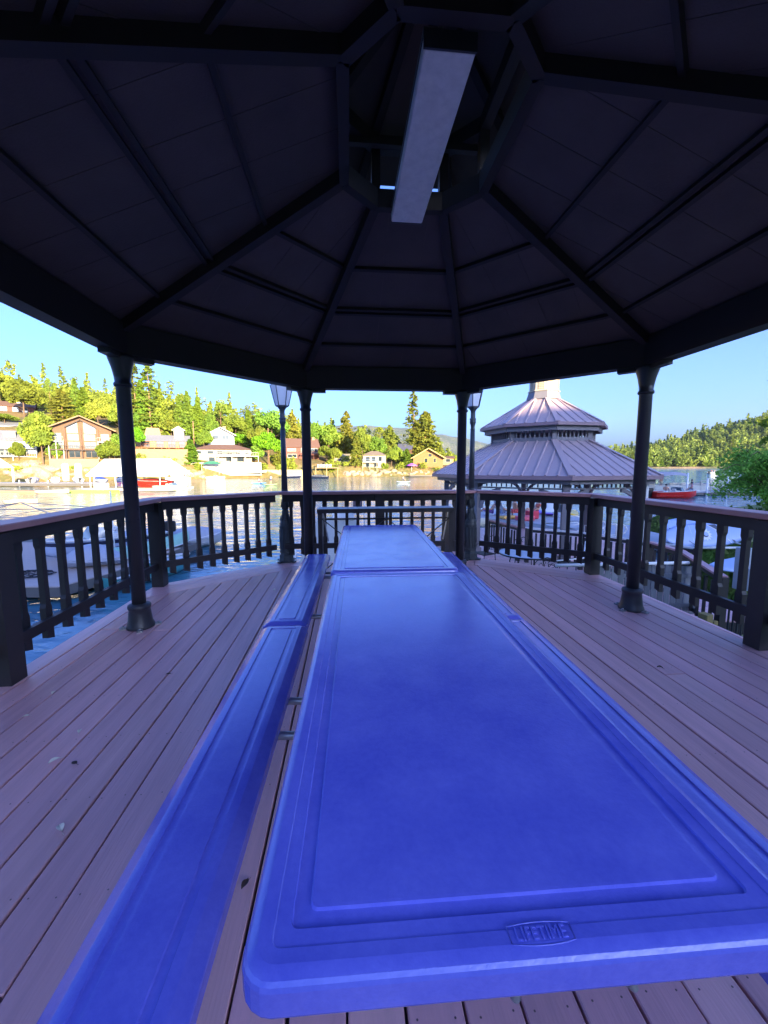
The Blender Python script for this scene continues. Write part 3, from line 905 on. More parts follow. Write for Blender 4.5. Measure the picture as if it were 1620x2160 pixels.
leaf(355,1423,.034,1.9,MT['leafdark'],"dark leaf stuck in the gap between two left planks",.3)
leaf(517,1868,.034,2.7,MT['leafdark'],"black curled leaf on the plank between left bench and near table",.5)
leaf(578,1246,.045,.7,MT['leafpale'],"tiny pale leaf beside the far left bench",.8)
leaf(1392,1410,.036,1.1,MT['leafdark'],"dark twisted leaf in a gap of the right hand planks",.7)

# ================================================================== the neighbouring gazebo
MT['ngrey'] = M('grey_brown_paint', (.20,.185,.20), .6, var=.4, col2=(.13,.12,.13), scale=6, rnd=.06)
MT['nroof'] = M('mauve_metal_roof', (.46,.34,.34), .4, var=.35, col2=(.36,.26,.27), scale=1.6, rnd=.05, rvar=.08)
MT['nfascia'] = M('brown_fascia', (.30,.19,.20), .5, var=.3, scale=3)
MT['ncream'] = M('cream_cupola', (.62,.52,.36), .6, var=.2, scale=4)
MT['copper'] = M('copper_red_roof', (.55,.22,.13), .5, var=.3)
NC = Vector((5.48, 14.10, -1.30)); NS = 1.245
ng = empty("gazebo", NC, 0, "neighbouring two tier gazebo with mauve metal roof, cream louvred cupola and grey posts", "gazebo")
def oc(R, k, z): 
    a = R_(9.5+45*k)
    return Vector((R*math.sin(a), R*math.cos(a), z+1.30))
ZE, ZC0, ZC1, ZU, ZT, = 1.13, 2.18, 2.56, 2.70, 3.66
RE, RC, RU, RT = 3.74, 1.66, 2.07, .45
def ribbed(R0, z0, R1, z1, k, step, w=.035, h=.03):
    """one face of metal roofing with its standing ribs, one sheet"""
    a, b, c, d = oc(R0,k,z0), oc(R0,k+1,z0), oc(R1,k+1,z1), oc(R1,k,z1)
    mb = MB(); mb.slab([b, a, d, c], .03)
    e = (b-a); L = e.length; e.normalize(); mid = (a+b)/2; up = ((c+d)/2-mid); H = up.length; up.normalize()
    nn = e.cross(up).normalized()
    if nn.z < 0: nn = -nn
    n = int(L/step); top = (c-d).length
    for i in range(-n//2, n//2+1):
        s = (i+.5)*step
        if abs(s) > L/2-.05: continue
        t1 = 1.0 if abs(s) < top/2 else (L/2-abs(s))/(L/2-top/2)
        p0 = mid + e*s + nn*.0; p1 = p0 + up*(H*t1*.985)
        pts = []
        for p in (p0, p1):
            pts += [p - e*w - nn*.002, p - e*w*.45 + nn*h, p + e*w*.45 + nn*h, p + e*w - nn*.002]
        mb.add(pts, [(0,1,5,4),(1,2,6,5),(2,3,7,6),(0,3,2,1),(4,5,6,7)])
    return mb
for k in range(8):
    a, b = oc(RE,k,ZE), oc(RE,k+1,ZE)
    ribbed(RE,ZE,RC,ZC0,k,.31).build("roof_panel", MT['nroof'], ng)
    MB().beam(oc(RE,k,ZE+.03), oc(RC,k,ZC0+.045), .17, .025).build("ridge_cap", MT['nroof'], ng)
    MB().beam(oc(RE+.02,k,ZE+.0), oc(RE+.02,k+1,ZE+.0), .03, .11).build("fascia", MT['nfascia'], ng)
    MB().beam(oc(RE-.18,k,ZE-.06), oc(RE-.18,k+1,ZE-.06), .04, .17).build("soffit_board", MT['ngrey'], ng)
    ribbed(RU,ZU,RT,ZT,k,.31).build("upper_roof_panel", MT['nroof'], ng)
    MB().beam(oc(RU,k,ZU+.03), oc(RT,k,ZT+.04), .14, .025).build("upper_ridge_cap", MT['nroof'], ng)
    MB().beam(oc(RU+.02,k,ZU), oc(RU+.02,k+1,ZU), .03, .09).build("upper_fascia", MT['nfascia'], ng)
    MB().beam(oc(RU-.15,k,ZU-.07), oc(RU-.15,k+1,ZU-.07), .04, .16).build("upper_soffit_board", MT['ngrey'], ng)
    # clerestory
    MB().beam(oc(RC-.02,k,ZC0-.03), oc(RC-.02,k,ZU-.02), .13, .13, up=(1,0,0), drop=-.065).build("clerestory_post", MT['ngrey'], ng)
    MB().beam(oc(RC,k,ZC0+.10), oc(RC,k+1,ZC0+.10), .06, .12).build("clerestory_sill", MT['ngrey'], ng)
    p, q = oc(RC,k,ZC0+.02), oc(RC,k+1,ZC0+.02)
    for i in range(1, 9):
        m_ = p.lerp(q, i/9); MB().box((m_.x,m_.y,m_.z+.22), (.045,.045,.34)).build("spindle", MT['ngrey'], ng)
    # posts, frieze and arched brackets
    RP_ = 3.24
    pt = MB(); b0 = oc(RP_,k,-1.30); b1 = oc(RP_,k,ZE-.10)
    ang = -R_(9.5+45*k)
    post = MB().box((b0.x,b0.y,(b0.z+b1.z)/2), (.17,.17,b1.z-b0.z), ang).build("post", MT['ngrey'], ng)
    MB().box((b0.x,b0.y,.10), (.23,.23,.20), ang).build("post_base", MT['ngrey'], post)
    A, B = oc(RP_,k,0), oc(RP_,k+1,0)
    zf0, zf1 = .78+1.3, 1.03+1.3
    A.z = B.z = zf1
    MB().beam(A, B, .09, .05).build("frieze_rail", MT['ngrey'], ng)
    A.z = B.z = zf0
    MB().beam(A, B, .09, .04).build("frieze_rail", MT['ngrey'], ng)
    n = 17
    for i in range(1, n):
        m_ = A.lerp(B, i/n); MB().box((m_.x,m_.y,(zf0+zf1)/2-.02), (.035,.035,zf1-zf0-.06), ang).build("frieze_spindle", MT['ngrey'], ng)
    dd = (B-A).normalized()
    for o, s in ((A, 1), (B, -1)):
        br = MB(); r = .62
        for j in range(8):
            t0, t1 = PI/2*j/8, PI/2*(j+1)/8
            f = lambda t, rr: o + dd*s*(.08+r-rr*math.cos(t)) + Vector((0,0,-.03-r+rr*math.sin(t)))
            w = dd.cross(Vector((0,0,1)))*.035
            c = [f(t0,r), f(t1,r), f(t1,r-.10), f(t0,r-.10)]
            br.add([v+w for v in c]+[v-w for v in c], [(0,1,2,3),(7,6,5,4),(0,4,5,1),(2,6,7,3)]+([(3,7,4,0)] if j==0 else [])+([(1,5,6,2)] if j==7 else []))
        br.build("arched_bracket", MT['ngrey'], ng)
# cupola: base skirt, louvred walls, roof
MB().loft([[tuple(oc(.58,k,3.62)) for k in range(8)],[tuple(oc(.50,k,3.88)) for k in range(8)]], smooth=False).build("cupola_skirt", MT['ngrey'], ng)
cb = MB().loft([[tuple(oc(.48,k,3.88)) for k in range(8)],[tuple(oc(.48,k,4.32)) for k in range(8)]], smooth=False).build("cupola", MT['ncream'], ng)
for zz, rr in ((3.885,.53),(4.30,.53)):
    MB().loft([[tuple(oc(rr,k,zz)) for k in range(8)],[tuple(oc(rr,k,zz+.03)) for k in range(8)]], smooth=False).build("cupola_cornice", MT['ncream'], cb)
for k in range(8):
    p, q = oc(.484,k,3.94), oc(.484,k+1,3.94)
    e = (q-p).normalized(); out = Vector((p.x+q.x, p.y+q.y, 0)).normalized(); m_ = (p+q)/2
    MB().beam(m_-e*.085+out*.012, m_-e*.085+out*.012+Vector((0,0,.30)), .02,.02, up=(out)).beam(m_+e*.085+out*.012, m_+e*.085+out*.012+Vector((0,0,.30)), .02,.02, up=(out)).beam(m_-e*.095+out*.014+Vector((0,0,.315)), m_+e*.095+out*.014+Vector((0,0,.315)), .02,.02).build("louvre_frame", MT['ncream'], cb)
    for i in range(5):
        z = .025+i*.055
        MB().slab([m_-e*.07+out*.008+Vector((0,0,z+.03)), m_+e*.07+out*.008+Vector((0,0,z+.03)), m_+e*.07+out*.03+Vector((0,0,z)), m_-e*.07+out*.03+Vector((0,0,z))], .006).build("louvre", MT['ncream'], cb)
MB().loft([[tuple(oc(.60,k,4.33)) for k in range(8)],[tuple(oc(.32,k,4.56)) for k in range(8)],[tuple(oc(.03,k,5.0)) for k in range(8)]], smooth=False).build("cupola_roof", MT['copper'], cb)
MB().loft([[tuple(oc(3.75,k,-1.48)) for k in range(8)],[tuple(oc(3.75,k,-1.302)) for k in range(8)]], smooth=False).build("floor", MT['plank'], ng)
for k in range(8):
    b = oc(3.0,k,0); MB().box((b.x,b.y,-.75), (.2,.2,1.2)).build("pile", MT['dark'], ng)
# downspout and small eave lamp on the right hand post
pr = oc(3.24,3,0)
MB().box((pr.x+.14,pr.y-.02,1.25), (.07,.06,2.3)).build("downspout", MT['white'], ng)

# ================================================================== lower patio deck
LD = -1.30
ld = MB(); poly = [(3.05,12.1),(2.55,9.0),(2.15,7.2),(6.6,6.7),(6.7,9.6),(4.6,11.6)]
ld.prism([(x,y) for x,y in reversed(poly)], LD-.25, LD-.036)
for x, y in ((3.2,11.2),(2.9,8),(6,7.4),(6.2,9.3)): ld.box((x,y,-2.2),(.2,.2,1.4))
ldo = ld.build("lower_deck", MT['dark'], kind='structure', label="timber patio deck one level below")
polyc = list(reversed(poly)) if sum((poly[i][0]*poly[(i+1)%6][1]-poly[(i+1)%6][0]*poly[i][1]) for i in range(6)) < 0 else poly
rg = random.Random(12)
def clip_to(poly_, conv):
    out = poly_
    n = len(conv)
    for i in range(n):
        a, b = conv[i], conv[(i+1)%n]; nx, ny = (b[1]-a[1]), -(b[0]-a[0])
        out = clip(out, (nx, ny), nx*a[0]+ny*a[1])
        if not out: return []
    return out
y = 6.6
while y < 12.1:
    pl = clip_to([(1.5,y),(7.5,y),(7.5,y+.137),(1.5,y+.137)], polyc)
    if len(pl) > 2:
        cx = sum(p[0] for p in pl)/len(pl); cy = sum(p[1] for p in pl)/len(pl)
        MB().prism([(p[0]-cx,p[1]-cy) for p in pl], -.034, 0).build("plank", MT['plank'], ldo, loc=(cx,cy,LD+rg.uniform(-.002,.002)), bevel=.003)
    y += .145

def railing(label, pts, z0, h, sp=.13, cap=MT['railwood'], bal=MT['dark'], posts=True, balw=.045, name="railing", cat="railing", capw=.12):
    o = empty(name, Vector((pts[0][0], pts[0][1], z0)), 0, label, cat)
    base = Vector((pts[0][0], pts[0][1], z0))
    P_ = [Vector((p[0], p[1], p[2] if len(p) > 2 else z0)) - base for p in pts]
    pm = MB().box((0,0,h/2), (.10,.10,h-.04)).mesh("post", bal)
    bm_ = MB().box((0,0,h*.5), (balw,.035,h*.74)).mesh("baluster", bal)
    for i in range(len(P_)-1):
        a, b = P_[i], P_[i+1]; d = (b-a); L = d.length; dn = d.normalized(); ang = math.atan2(d.y, d.x)
        MB().beam(a+Vector((0,0,h)), b+Vector((0,0,h)), capw, .035).build("cap_rail", cap, o)
        MB().beam(a+Vector((0,0,h-.05)), b+Vector((0,0,h-.05)), .04, .07).build("upper_rail", bal, o)
        MB().beam(a+Vector((0,0,.20)), b+Vector((0,0,.20)), .04, .07).build("lower_rail", bal, o)
        nrm = Vector((dn.y,-dn.x,0)).normalized()
        n = max(1, int(L/sp))
        for k in range(1, n):
            link("baluster", bm_, o, loc=a.lerp(b, k/n)+nrm*.04, rz=ang)
    if posts:
        for p in P_: link("post", pm, o, loc=p)
    return o
railing("dark baluster railing with lilac cap seen past the left side of the lower patio", [(3.35,12.75),(3.80,11.2)], LD, 1.0)
railing("low dark railing with thin pale cap behind the glass patio table", [(3.97,10.98),(5.09,10.2),(5.75,9.28),(6.5,8.2)], LD, 1.0, cap=MT['white'], sp=.12, capw=.05)
railing("stair railing with red brown cap stepping down beside the right edge of the deck", [(5.62,8.35,-1.25),(5.62,7.45,-1.25),(5.25,6.05,-1.36)], -1.25, 1.06, sp=.20)
# grey picket screen under the white pipe handrail
pk = empty("picket_fence", (3.05,6.85,LD), 0, "weathered grey picket screen with a white pipe handrail just below the deck edge", "fence")
MB().tube([(-.1,-.12,1.0),(2.3,.05,1.0)], .028, 10).build("pipe_rail", MT['white'], pk)
MB().tube([(.0,.1,1.03),(.55,.25,1.04),(.9,.9,1.22)], .012, 8).build("bent_pipe", MT['white'], pk)
for i in range(17):
    MB().box((.55+i*.122, .09+i*.004, .47), (.10,.02,.90+.02*math.sin(i*7))).build("picket", MT['wgrey'] if 'wgrey' in MT else MT.setdefault('wgrey', M('weathered_wood', (.22,.23,.25), .8, var=.6, scale=10, stretch=(4,4,.6), rnd=.25)), pk)
MB().box((1.5,.12,.75),(2.1,.035,.07)).build("stringer", MT['wgrey'], pk)
MB().box((1.5,.12,.2),(2.1,.035,.07)).build("stringer", MT['wgrey'], pk)

# glass table and wrought iron chairs
gt = empty("patio_table", (3.28,9.05,LD), 0, "round glass topped patio table with dark metal rim on the lower patio", "table")
MT['tglass'] = M('table_glass', (.55,.64,.72), .12, spec=.9)  # pale base colour stands in for the bright reflection on the glass
MB().lathe([(.62,.700),(.625,.706),(.62,.712)], 40).build("glass_top", MT['tglass'], gt)
MB().lathe([(.615,.69),(.640,.69),(.640,.722),(.622,.722),(.615,.69)], 40, caps=False).build("rim", MT['blackm'], gt)
for k in range(4):
    a = PI/4+k*PI/2; c, s = math.cos(a), math.sin(a)
    MB().tube([(.36*c,.36*s,.69),(.42*c,.42*s,.45),(.30*c,.30*s,.2),(.44*c,.44*s,.012)], .014, 8).build("leg", MT['blackm'], gt)
def iron_chair(loc, rz, label):
    c = empty("patio_chair", loc, rz, label, "chair", "wrought iron chairs round the glass table")
    MB().box((0,0,.43),(.42,.42,.02)).build("seat", MT['blackm'], c, bevel=.006)
    for x, y in ((-.19,-.19),(.19,-.19),(-.19,.19),(.19,.19)):
        MB().tube([(x,y,.42),(x*1.12,y*1.12,.01)], .011, 6).build("leg", MT['blackm'], c)
    bk = MB()
    bk.tube([(-.21,-.20,.43),(-.235,-.24,.74),(-.20,-.26,.80),(0,-.28,.87),(.20,-.26,.80),(.235,-.24,.74),(.21,-.20,.43)], .010, 6)
    for s in (-1,1):
        bk.tube([(s*.02,-.22,.5),(s*.05,-.25,.66),(s*.11,-.262,.75),(s*.16,-.262,.72),(s*.15,-.258,.66),(s*.10,-.255,.66)], .006, 5)
        bk.tube([(s*.02,-.26,.74),(s*.05,-.27,.79),(s*.02,-.272,.82)], .006, 5)
        bk.tube([(s*.13,-.22,.46),(s*.17,-.25,.62),(s*.20,-.26,.70)], .006, 5)
    bk.tube([(-.22,-.215,.52),(.22,-.215,.52)], .007, 5)
    bk.build("backrest", MT['blackm'], c)
    for s in (-1,1): MB().tube([(s*.23,-.22,.62),(s*.25,.0,.64),(s*.22,.17,.62),(s*.21,.19,.43)], .009, 6).build("armrest", MT['blackm'], c)
    return c
iron_chair((3.28,8.18,LD), 0, "dark wrought iron chair with scrolled back nearest the deck, at the glass table")
iron_chair((3.55,9.95,LD), PI-.2, "dark wrought iron chair on the far side of the glass table")
iron_chair((4.35,9.1,LD), PI/2, "dark wrought iron chair to the right of the glass table beside the post")
ch = iron_chair((2.62,10.3,LD), 2.1, "dark patio chair standing alone at the left edge of the lower patio")
# block of raw timber, black fence, cabinet
wb = empty("timber_post", (5.0,6.02,-1.5), .3, "short yellow raw timber stair post beside the deck edge", "post")
MT['raw'] = M('raw_timber', (.26,.20,.07), .8, var=.5, scale=14, stretch=(3,3,.5), bump=.3)
MB().box((0,0,.3),(.14,.14,.62)).build("post_body", MT['raw'], wb, bevel=.006)
MB().box((.14,0,.24),(.10,.14,.50)).build("side_block", MT['raw'], wb, bevel=.006)
bf = empty("metal_fence", (5.35,6.2,-1.75), .38, "low black metal fence beside the stair foot", "fence")
MB().beam((0,0,.93),(.95,0,.93),.03,.03).build("top_bar", MT['blackm'], bf); MB().beam((0,0,.2),(.95,0,.2),.03,.03).build("bottom_bar", MT['blackm'], bf)
for i in range(8): MB().box((.03+i*.127,0,.48),(.022,.022,.9)).build("picket", MT['blackm'], bf)
MB().box((5.75,6.25,-1.62),(1.0,.8,.10),.38).build("concrete_step", MT['white'], label="pale concrete slab behind the low black fence", cat="slab")
ec = empty("utility_cabinet", (8.05,8.75,-1.35), .2, "pale grey electric meter cabinet with a window, standing on the grass by the corner post", "cabinet")
MT['lgrey'] = M('light_grey_metal', (.45,.47,.50), .45, var=.25)
MB().box((0,.05,.45),(.24,.2,.95)).build("body", MT['lgrey'], ec, bevel=.01)
MB().box((.01,-.1,.25),(.25,.16,.50)).build("lower_box", MT['lgrey'], ec, bevel=.012)
MB().box((.01,-.185,.25),(.10,.01,.26)).build("window", MT['pane'], ec)

# ================================================================== paddle boards on the grass
def board_mesh(L, Wd, T=.12, rocker=.10, n=20):
    rings = []
    for i in range(n+1):
        t = i/n; x = (t-.5)*L; w = Wd/2*(math.sin(PI*min(.999,max(.001,t)))**.42); zc = rocker*(2*t-1)**2
        h = T/2*(math.sin(PI*min(.999,max(.001,t)))**.3)
        rings.append([(x, w*math.cos(a), zc+h*math.sin(a)*(1 if math.sin(a)>0 else .8)) for a in [2*PI*k/12 for k in range(12)]])
    return MB().loft(rings)
MT['bd_blue'] = M('board_pale_blue', (.40,.52,.80), .3, var=.15)
MT['bd_navy'] = M('board_navy', (.03,.05,.10), .35)
MT['bd_white'] = M('board_white', (.80,.80,.80), .35)
sb = empty("paddle_board", (0,0,0), 0, "pale blue paddle board with dark swooshes and sun emblem, tipped on its side", "paddle board")
core = board_mesh(3.2,.95,.14).build("hull", MT['bd_blue'], sb)
def decal(poly, mat, name, z):
    return MB().prism(poly, z, z+.004).build(name, mat, sb)
# marks applied on the deck face (the board is later tilted up on its edge)
def swoosh(x0, x1, bend, w0, w1, s=1, n=10):
    L = []; R2 = []
    for i in range(n+1):
        t = i/n; y = s*(-.43+.86*t); x = x0+(x1-x0)*t + bend*math.sin(PI*t); w = w0+(w1-w0)*t
        if abs(y) > .44: continue
        L.append((x-w/2, y*.96)); R2.append((x+w/2, y*.96))
    return L+list(reversed(R2))
decal([(x,y*.80) for x,y in swoosh(-.55,-.85,-.12,.02,.10)], MT['bd_navy'], "swoosh", .072)
decal([(x,y*.80) for x,y in swoosh(-.66,-.97,-.12,.01,.02)], MT['bd_white'], "pinstripe", .0725)
decal([(x,y*.86) for x,y in swoosh(.95,.30,.10,.05,.30)], MT['bd_navy'], "swoosh", .072)
decal([(x,y*.86) for x,y in swoosh(.80,.16,.10,.03,.05)], MT['bd_white'], "pinstripe", .0725)
decal([(x,y*.60) for x,y in swoosh(1.40,1.05,.03,.02,.05)], MT['bd_navy'], "swoosh", .088)
sunp = []
for k in range(36):
    a = 2*PI*k/36; r = .20 + (.05 if k % 3 == 0 else -.02) + .02*math.sin(k*2.3)
    sunp.append((-.02+r*math.cos(a), .0+r*math.sin(a)))
decal(sunp, MT['bd_white'], "sun_emblem", .072)
decal([(-.02+.10*math.cos(2*PI*k/24), .10*math.sin(2*PI*k/24)) for k in range(24)], MT['bd_navy'], "emblem_disc", .077)
decal([(-.0+.08*math.cos(2*PI*k/24), .02+.075*math.sin(2*PI*k/24)) for k in range(24)], MT['bd_blue'], "emblem_inner", .082)
for y in (-.22,.06,.30):
    decal([(-1.42+abs(y)*.5,y-.012),(-1.22,y-.012),(-1.22,y+.012),(-1.42+abs(y)*.5,y+.012)], MT['bd_navy'], "fin_slot", .083)
decal([(-.52,-.40),(-.51,-.40),(-.51,.40),(-.52,.40)], MT['bd_white'], "pinstripe", .0712)
decal([(.39,-.40),(.40,-.40),(.40,.40),(.39,.40)], MT['bd_white'], "pinstripe", .0712)
sb.location = (11.45, 14.15, -1.08); sb.rotation_euler = (R_(62), R_(-3), R_(3))
sb2 = board_mesh(3.1,.9,.13).build("paddle_board", MT['bd_blue'], label="second pale blue paddle board lying behind the large one with the sun emblem", cat="paddle board")
sb2.location = (11.7, 14.75, -.92); sb2.rotation_euler = (R_(60), 0, R_(2))
rk = empty("board_rack", (11.9,13.95,-1.75), 0, "low white pipe rack holding the paddle boards on the grass", "rack")
for x in (-.9,.55):
    MB().tube([(x,-.25,0),(x,-.25,.42),(x,.55,.42),(x,.55,.0)], .035, 8).build("frame", MT['white'], rk)
MB().tube([(-.9,-.25,.30),(.55,-.25,.30)], .045, 8).build("cross_pipe", MT['white'], rk)
kb = board_mesh(2.6,.8,.2).build("kayak", MT['bd_blue'], label="pale blue kayak lying on the grass beside the meter cabinet", cat="kayak")
kb.location = (9.35,10.15,-1.15); kb.rotation_euler = (0.15,-.05,.35)
kr = empty("kayak_stand", (9.2,9.9,-1.6), .3, "white trestle under the pale blue kayak", "stand")
MB().tube([(-.7,-.2,.05),(.4,-.25,.5)], .03, 8).build("strut", MT['white'], kr); MB().tube([(.5,-.2,.05),(-.3,-.25,.5)], .03, 8).build("strut", MT['white'], kr)
# white pipe gangway rails on the grass
gr = empty("gangway", (8.6,15.6,-1.72), .15, "white pipe gangway railings leading off the grass to the dock", "gangway")
MB().box((0,1.2,.02),(1.9,3.2,.08)).build("deck_panel", MT['lgrey'], gr)
for y in (-.3,.9,2.4):
    for z in (.55,.85,1.05)[:2] if y > 0 else (.85,):
        MB().tube([(-1.0,y,.1),(-1.0,y,z),(.5,y,z),(.72,y,z-.06),(.8,y,z-.2),(.72,y,z-.34),(.5,y,z-.40),(-.1,y,z-.40)], .028, 8).build("pipe_loop", MT['white'], gr)
for x, y in ((-.4,-.3),(.35,-.3),(.1,.9)):
    MB().tube([(x,y,.05),(x,y,.85)], .028, 8).build("pipe_upright", MT['white'], gr)

# ================================================================== vegetation
MT['bark'] = M('bark', (.16,.10,.06), .9, var=.6, scale=3, bump=.5)
MT['bark2'] = M('pine_bark', (.30,.17,.09), .9, var=.6, scale=3, bump=.5)
MT['conifer'] = leaf_mat('conifer_needles', (0.234,.29,.04), (0.133,.19,.03), hue=.025, val=.22, nscale=.4)
MT['goldpine'] = leaf_mat('golden_needles', (0.281,.29,.04), (0.156,.19,.035), hue=.02, val=.15, nscale=.4)
MT['cedar'] = leaf_mat('cedar_leaf', (0.195,.30,.03), (0.109,.19,.025), hue=.02, val=.15, nscale=.6)
MT['oak'] = leaf_mat('oak_leaf', (0.250,.33,.045), (0.140,.21,.035), hue=.035, val=.22, nscale=.3)
MT['lime'] = leaf_mat('lime_leaf', (0.172,.38,.02), (0.109,.26,.02), hue=.02, val=.12, nscale=.5)
MT['wood_far'] = leaf_mat('woodland_leaf', (0.296,.34,.05), (0.148,.20,.035), hue=.0, val=.0, nscale=.06)
MT['willow'] = leaf_mat('willow_leaf', (0.312,.55,.10), (0.187,.38,.07), hue=.0, val=.0, trl=.5, nscale=.8)

def quads_mesh(name, P, size, mat, rs, flat=.0, aspect=1.6, updir=None):
    """many small leaf quads at the points P"""
    n = len(P)
    a = rs.normal(size=(n,3)); 
    if flat: a[:,2] *= (1-flat)
    a /= np.linalg.norm(a,axis=1,keepdims=True)+1e-9
    b = rs.normal(size=(n,3)); b -= a*(a*b).sum(1,keepdims=True); b /= np.linalg.norm(b,axis=1,keepdims=True)+1e-9
    s = (size*(.6+.8*rs.rand(n)))[:,None] if np.isscalar(size) else (size*(.6+.8*rs.rand(n)))[:,None]
    a = a*s*.5*aspect; b = b*s*.5
    V = np.stack([P-a-b*.6, P+a*.2-b, P+a+b*.3, P-a*.1+b], 1).reshape(-1,3)
    F = np.arange(4*n).reshape(-1,4)
    me = bpy.data.meshes.new(name)
    me.vertices.add(4*n); me.vertices.foreach_set("co", V.astype(np.float32).ravel())
    me.loops.add(4*n); me.loops.foreach_set("vertex_index", F.ravel().astype(np.int32))
    me.polygons.add(n); me.polygons.foreach_set("loop_start", (np.arange(n)*4).astype(np.int32)); me.polygons.foreach_set("loop_total", np.full(n,4,np.int32))
    me.materials.append(mat); me.update(calc_edges=True); me.validate()
    return me
def conifer_pts(rs, H, R, n, base=.12, sharp=.85, ragged=.25, gaps=0.0):
    nb = int(26*H/12); out = []
    per = max(3, n//(nb*5))
    for i in range(nb):
        t = base + (1-base)*(i+.3*rs.rand())/nb
        r = R*(1-(t-base)/(1-base))**sharp*(.72+.28*min(1,(t-base)*7+.25)) + .12
        for k in range(5):
            if rs.rand() < gaps: continue
            az = rs.rand()*2*PI; rr = r*(1-ragged+2*ragged*rs.rand())
            m = rs.rand(per)**.6
            lx = m*rr; z = t*H - .18*lx + .10*rr*rs.randn()*.3 + rs.randn(per)*.10*(1+.1*H/10)
            w = rs.randn(per)*.16*rr*(.4+.6*m)
            out.append(np.stack([lx*math.cos(az)-w*math.sin(az), lx*math.sin(az)+w*math.cos(az), z],1))
    return np.concatenate(out)
def oak_pts(rs, H, R, n, base=.28, lobes=20, flat=1.0):
    out = []; per = n//lobes
    for k in range(lobes):
        u = rs.rand(); th = rs.rand()*2*PI; ph = math.acos(1-1.75*rs.rand())
        q = .45+.35*rs.rand()
        c = np.array([R*q*math.sin(ph)*math.cos(th), R*q*math.sin(ph)*math.sin(th), H*(base+(1-base)*.5)+H*(1-base)*.5*q*math.cos(ph)])
        lr = R*(.28+.22*rs.rand())
        d = rs.normal(size=(per,3)); d /= np.linalg.norm(d,axis=1,keepdims=True)
        out.append(c + d*(lr*(.55+.45*rs.rand(per,1)**.5))*np.array([1,1,.75*flat]))
    return np.concatenate(out)
def trunk_mesh(name, H, r, rs, mat, limbs=6, spread=.3, lo=.3):
    mb = MB(); pts = [(0,0,0)]; x = y = 0
    for i in range(1,6):
        x += rs.randn()*.012*H*.5; y += rs.randn()*.012*H*.5; pts.append((x,y,H*i/5.3))
    mb.tube(pts, r, 7, r1=r*.15)
    for k in range(limbs):
        t = lo + (.9-lo)*k/max(1,limbs); az = rs.rand()*2*PI; L = H*spread*(1-t*.6)
        z = t*H*.94
        mb.tube([(x*t,y*t,z),(x*t+.5*L*math.cos(az),y*t+.5*L*math.sin(az),z+.16*L),(x*t+L*math.cos(az),y*t+L*math.sin(az),z+.42*L)], r*.35*(1-t*.6), 5, r1=r*.06)
    return mb.mesh(name, mat)
TREES = {}
def make_kind(key, i, crown, trunk): TREES.setdefault(key, []).append((trunk, crown))
for i in range(3):
    rs = np.random.RandomState(10+i)
    make_kind('conifer', i, quads_mesh("crown", conifer_pts(rs,18,3.6,5200,ragged=.3,gaps=.08), .50, MT['conifer'], rs, flat=.3), trunk_mesh("trunk",17,.26,rs,MT['bark'],4,.12))
    rs = np.random.RandomState(20+i)
    make_kind('cedar', i, quads_mesh("crown", conifer_pts(rs,16,2.9,6500,base=.04,sharp=.7,ragged=.18), .42, MT['cedar'], rs, flat=.1), trunk_mesh("trunk",15,.25,rs,MT['bark'],2,.08))
    rs = np.random.RandomState(30+i)
    make_kind('pine', i, quads_mesh("crown", conifer_pts(rs,24,3.3,4200,base=.22,sharp=.55,ragged=.5,gaps=.42), .46, MT['conifer'], rs, flat=.4), trunk_mesh("trunk",23.5,.30,rs,MT['bark2'],14,.12,.25))
    rs = np.random.RandomState(35+i)
    make_kind('goldpine', i, quads_mesh("crown", conifer_pts(rs,18,4.6,6500,base=.12,sharp=.6,ragged=.35,gaps=.12), .50, MT['goldpine'], rs, flat=.3), trunk_mesh("trunk",17,.28,rs,MT['bark2'],4,.12))
    rs = np.random.RandomState(40+i)
    make_kind('oak', i, quads_mesh("crown", oak_pts(rs,12,5.0,6500,lobes=26), .48, MT['oak'], rs), trunk_mesh("trunk",10,.28,rs,MT['bark'],7,.34,.25))
    rs = np.random.RandomState(50+i)
    make_kind('lime', i, quads_mesh("crown", oak_pts(rs,9,4.2,5500,base=.42,lobes=22,flat=.8), .42, MT['lime'], rs), trunk_mesh("trunk",8,.20,rs,MT['bark'],7,.36,.35))
    rs = np.random.RandomState(60+i)
    make_kind('snag', i, quads_mesh("crown", oak_pts(rs,14,3.6,900,base=.55,lobes=14), .34, MT['oak'], rs), trunk_mesh("trunk",14,.22,rs,MT['bark2'],18,.26,.30))
    rs = np.random.RandomState(70+i)
    make_kind('shrub', i, quads_mesh("crown", oak_pts(rs,2.4,1.7,1500,base=.0,lobes=12), .30, MT['oak'], rs), trunk_mesh("trunk",1.6,.07,rs,MT['bark'],4,.5,.2))
KH = dict(conifer=18, cedar=16, pine=24, goldpine=18, oak=12, lime=9, snag=15, shrub=2.4)
KR = dict(conifer=3.8, cedar=2.9, pine=3.4, goldpine=4.8, oak=5.6, lime=4.6, snag=4.6, shrub=2.0)
KN = dict(conifer='conifer_tree', cedar='cedar_tree', pine='pine_tree', goldpine='pine_tree', oak='oak_tree', lime='broadleaf_tree', snag='sparse_tree', shrub='shrub')
tcount = [0]
def ter(x, y): return float(far_h(np.array([[x]]), np.array([[y]]))[0,0])
def hit(px, py, dmin=70, dmax=420):
    """where the photograph's ray at (px, py) meets the far bank"""
    d = dmin
    while d < dmax:
        p = atd(px, py, d)
        if p.z <= ter(p.x, p.y): return p
        d += .5
    return atd(px, py, dmax)
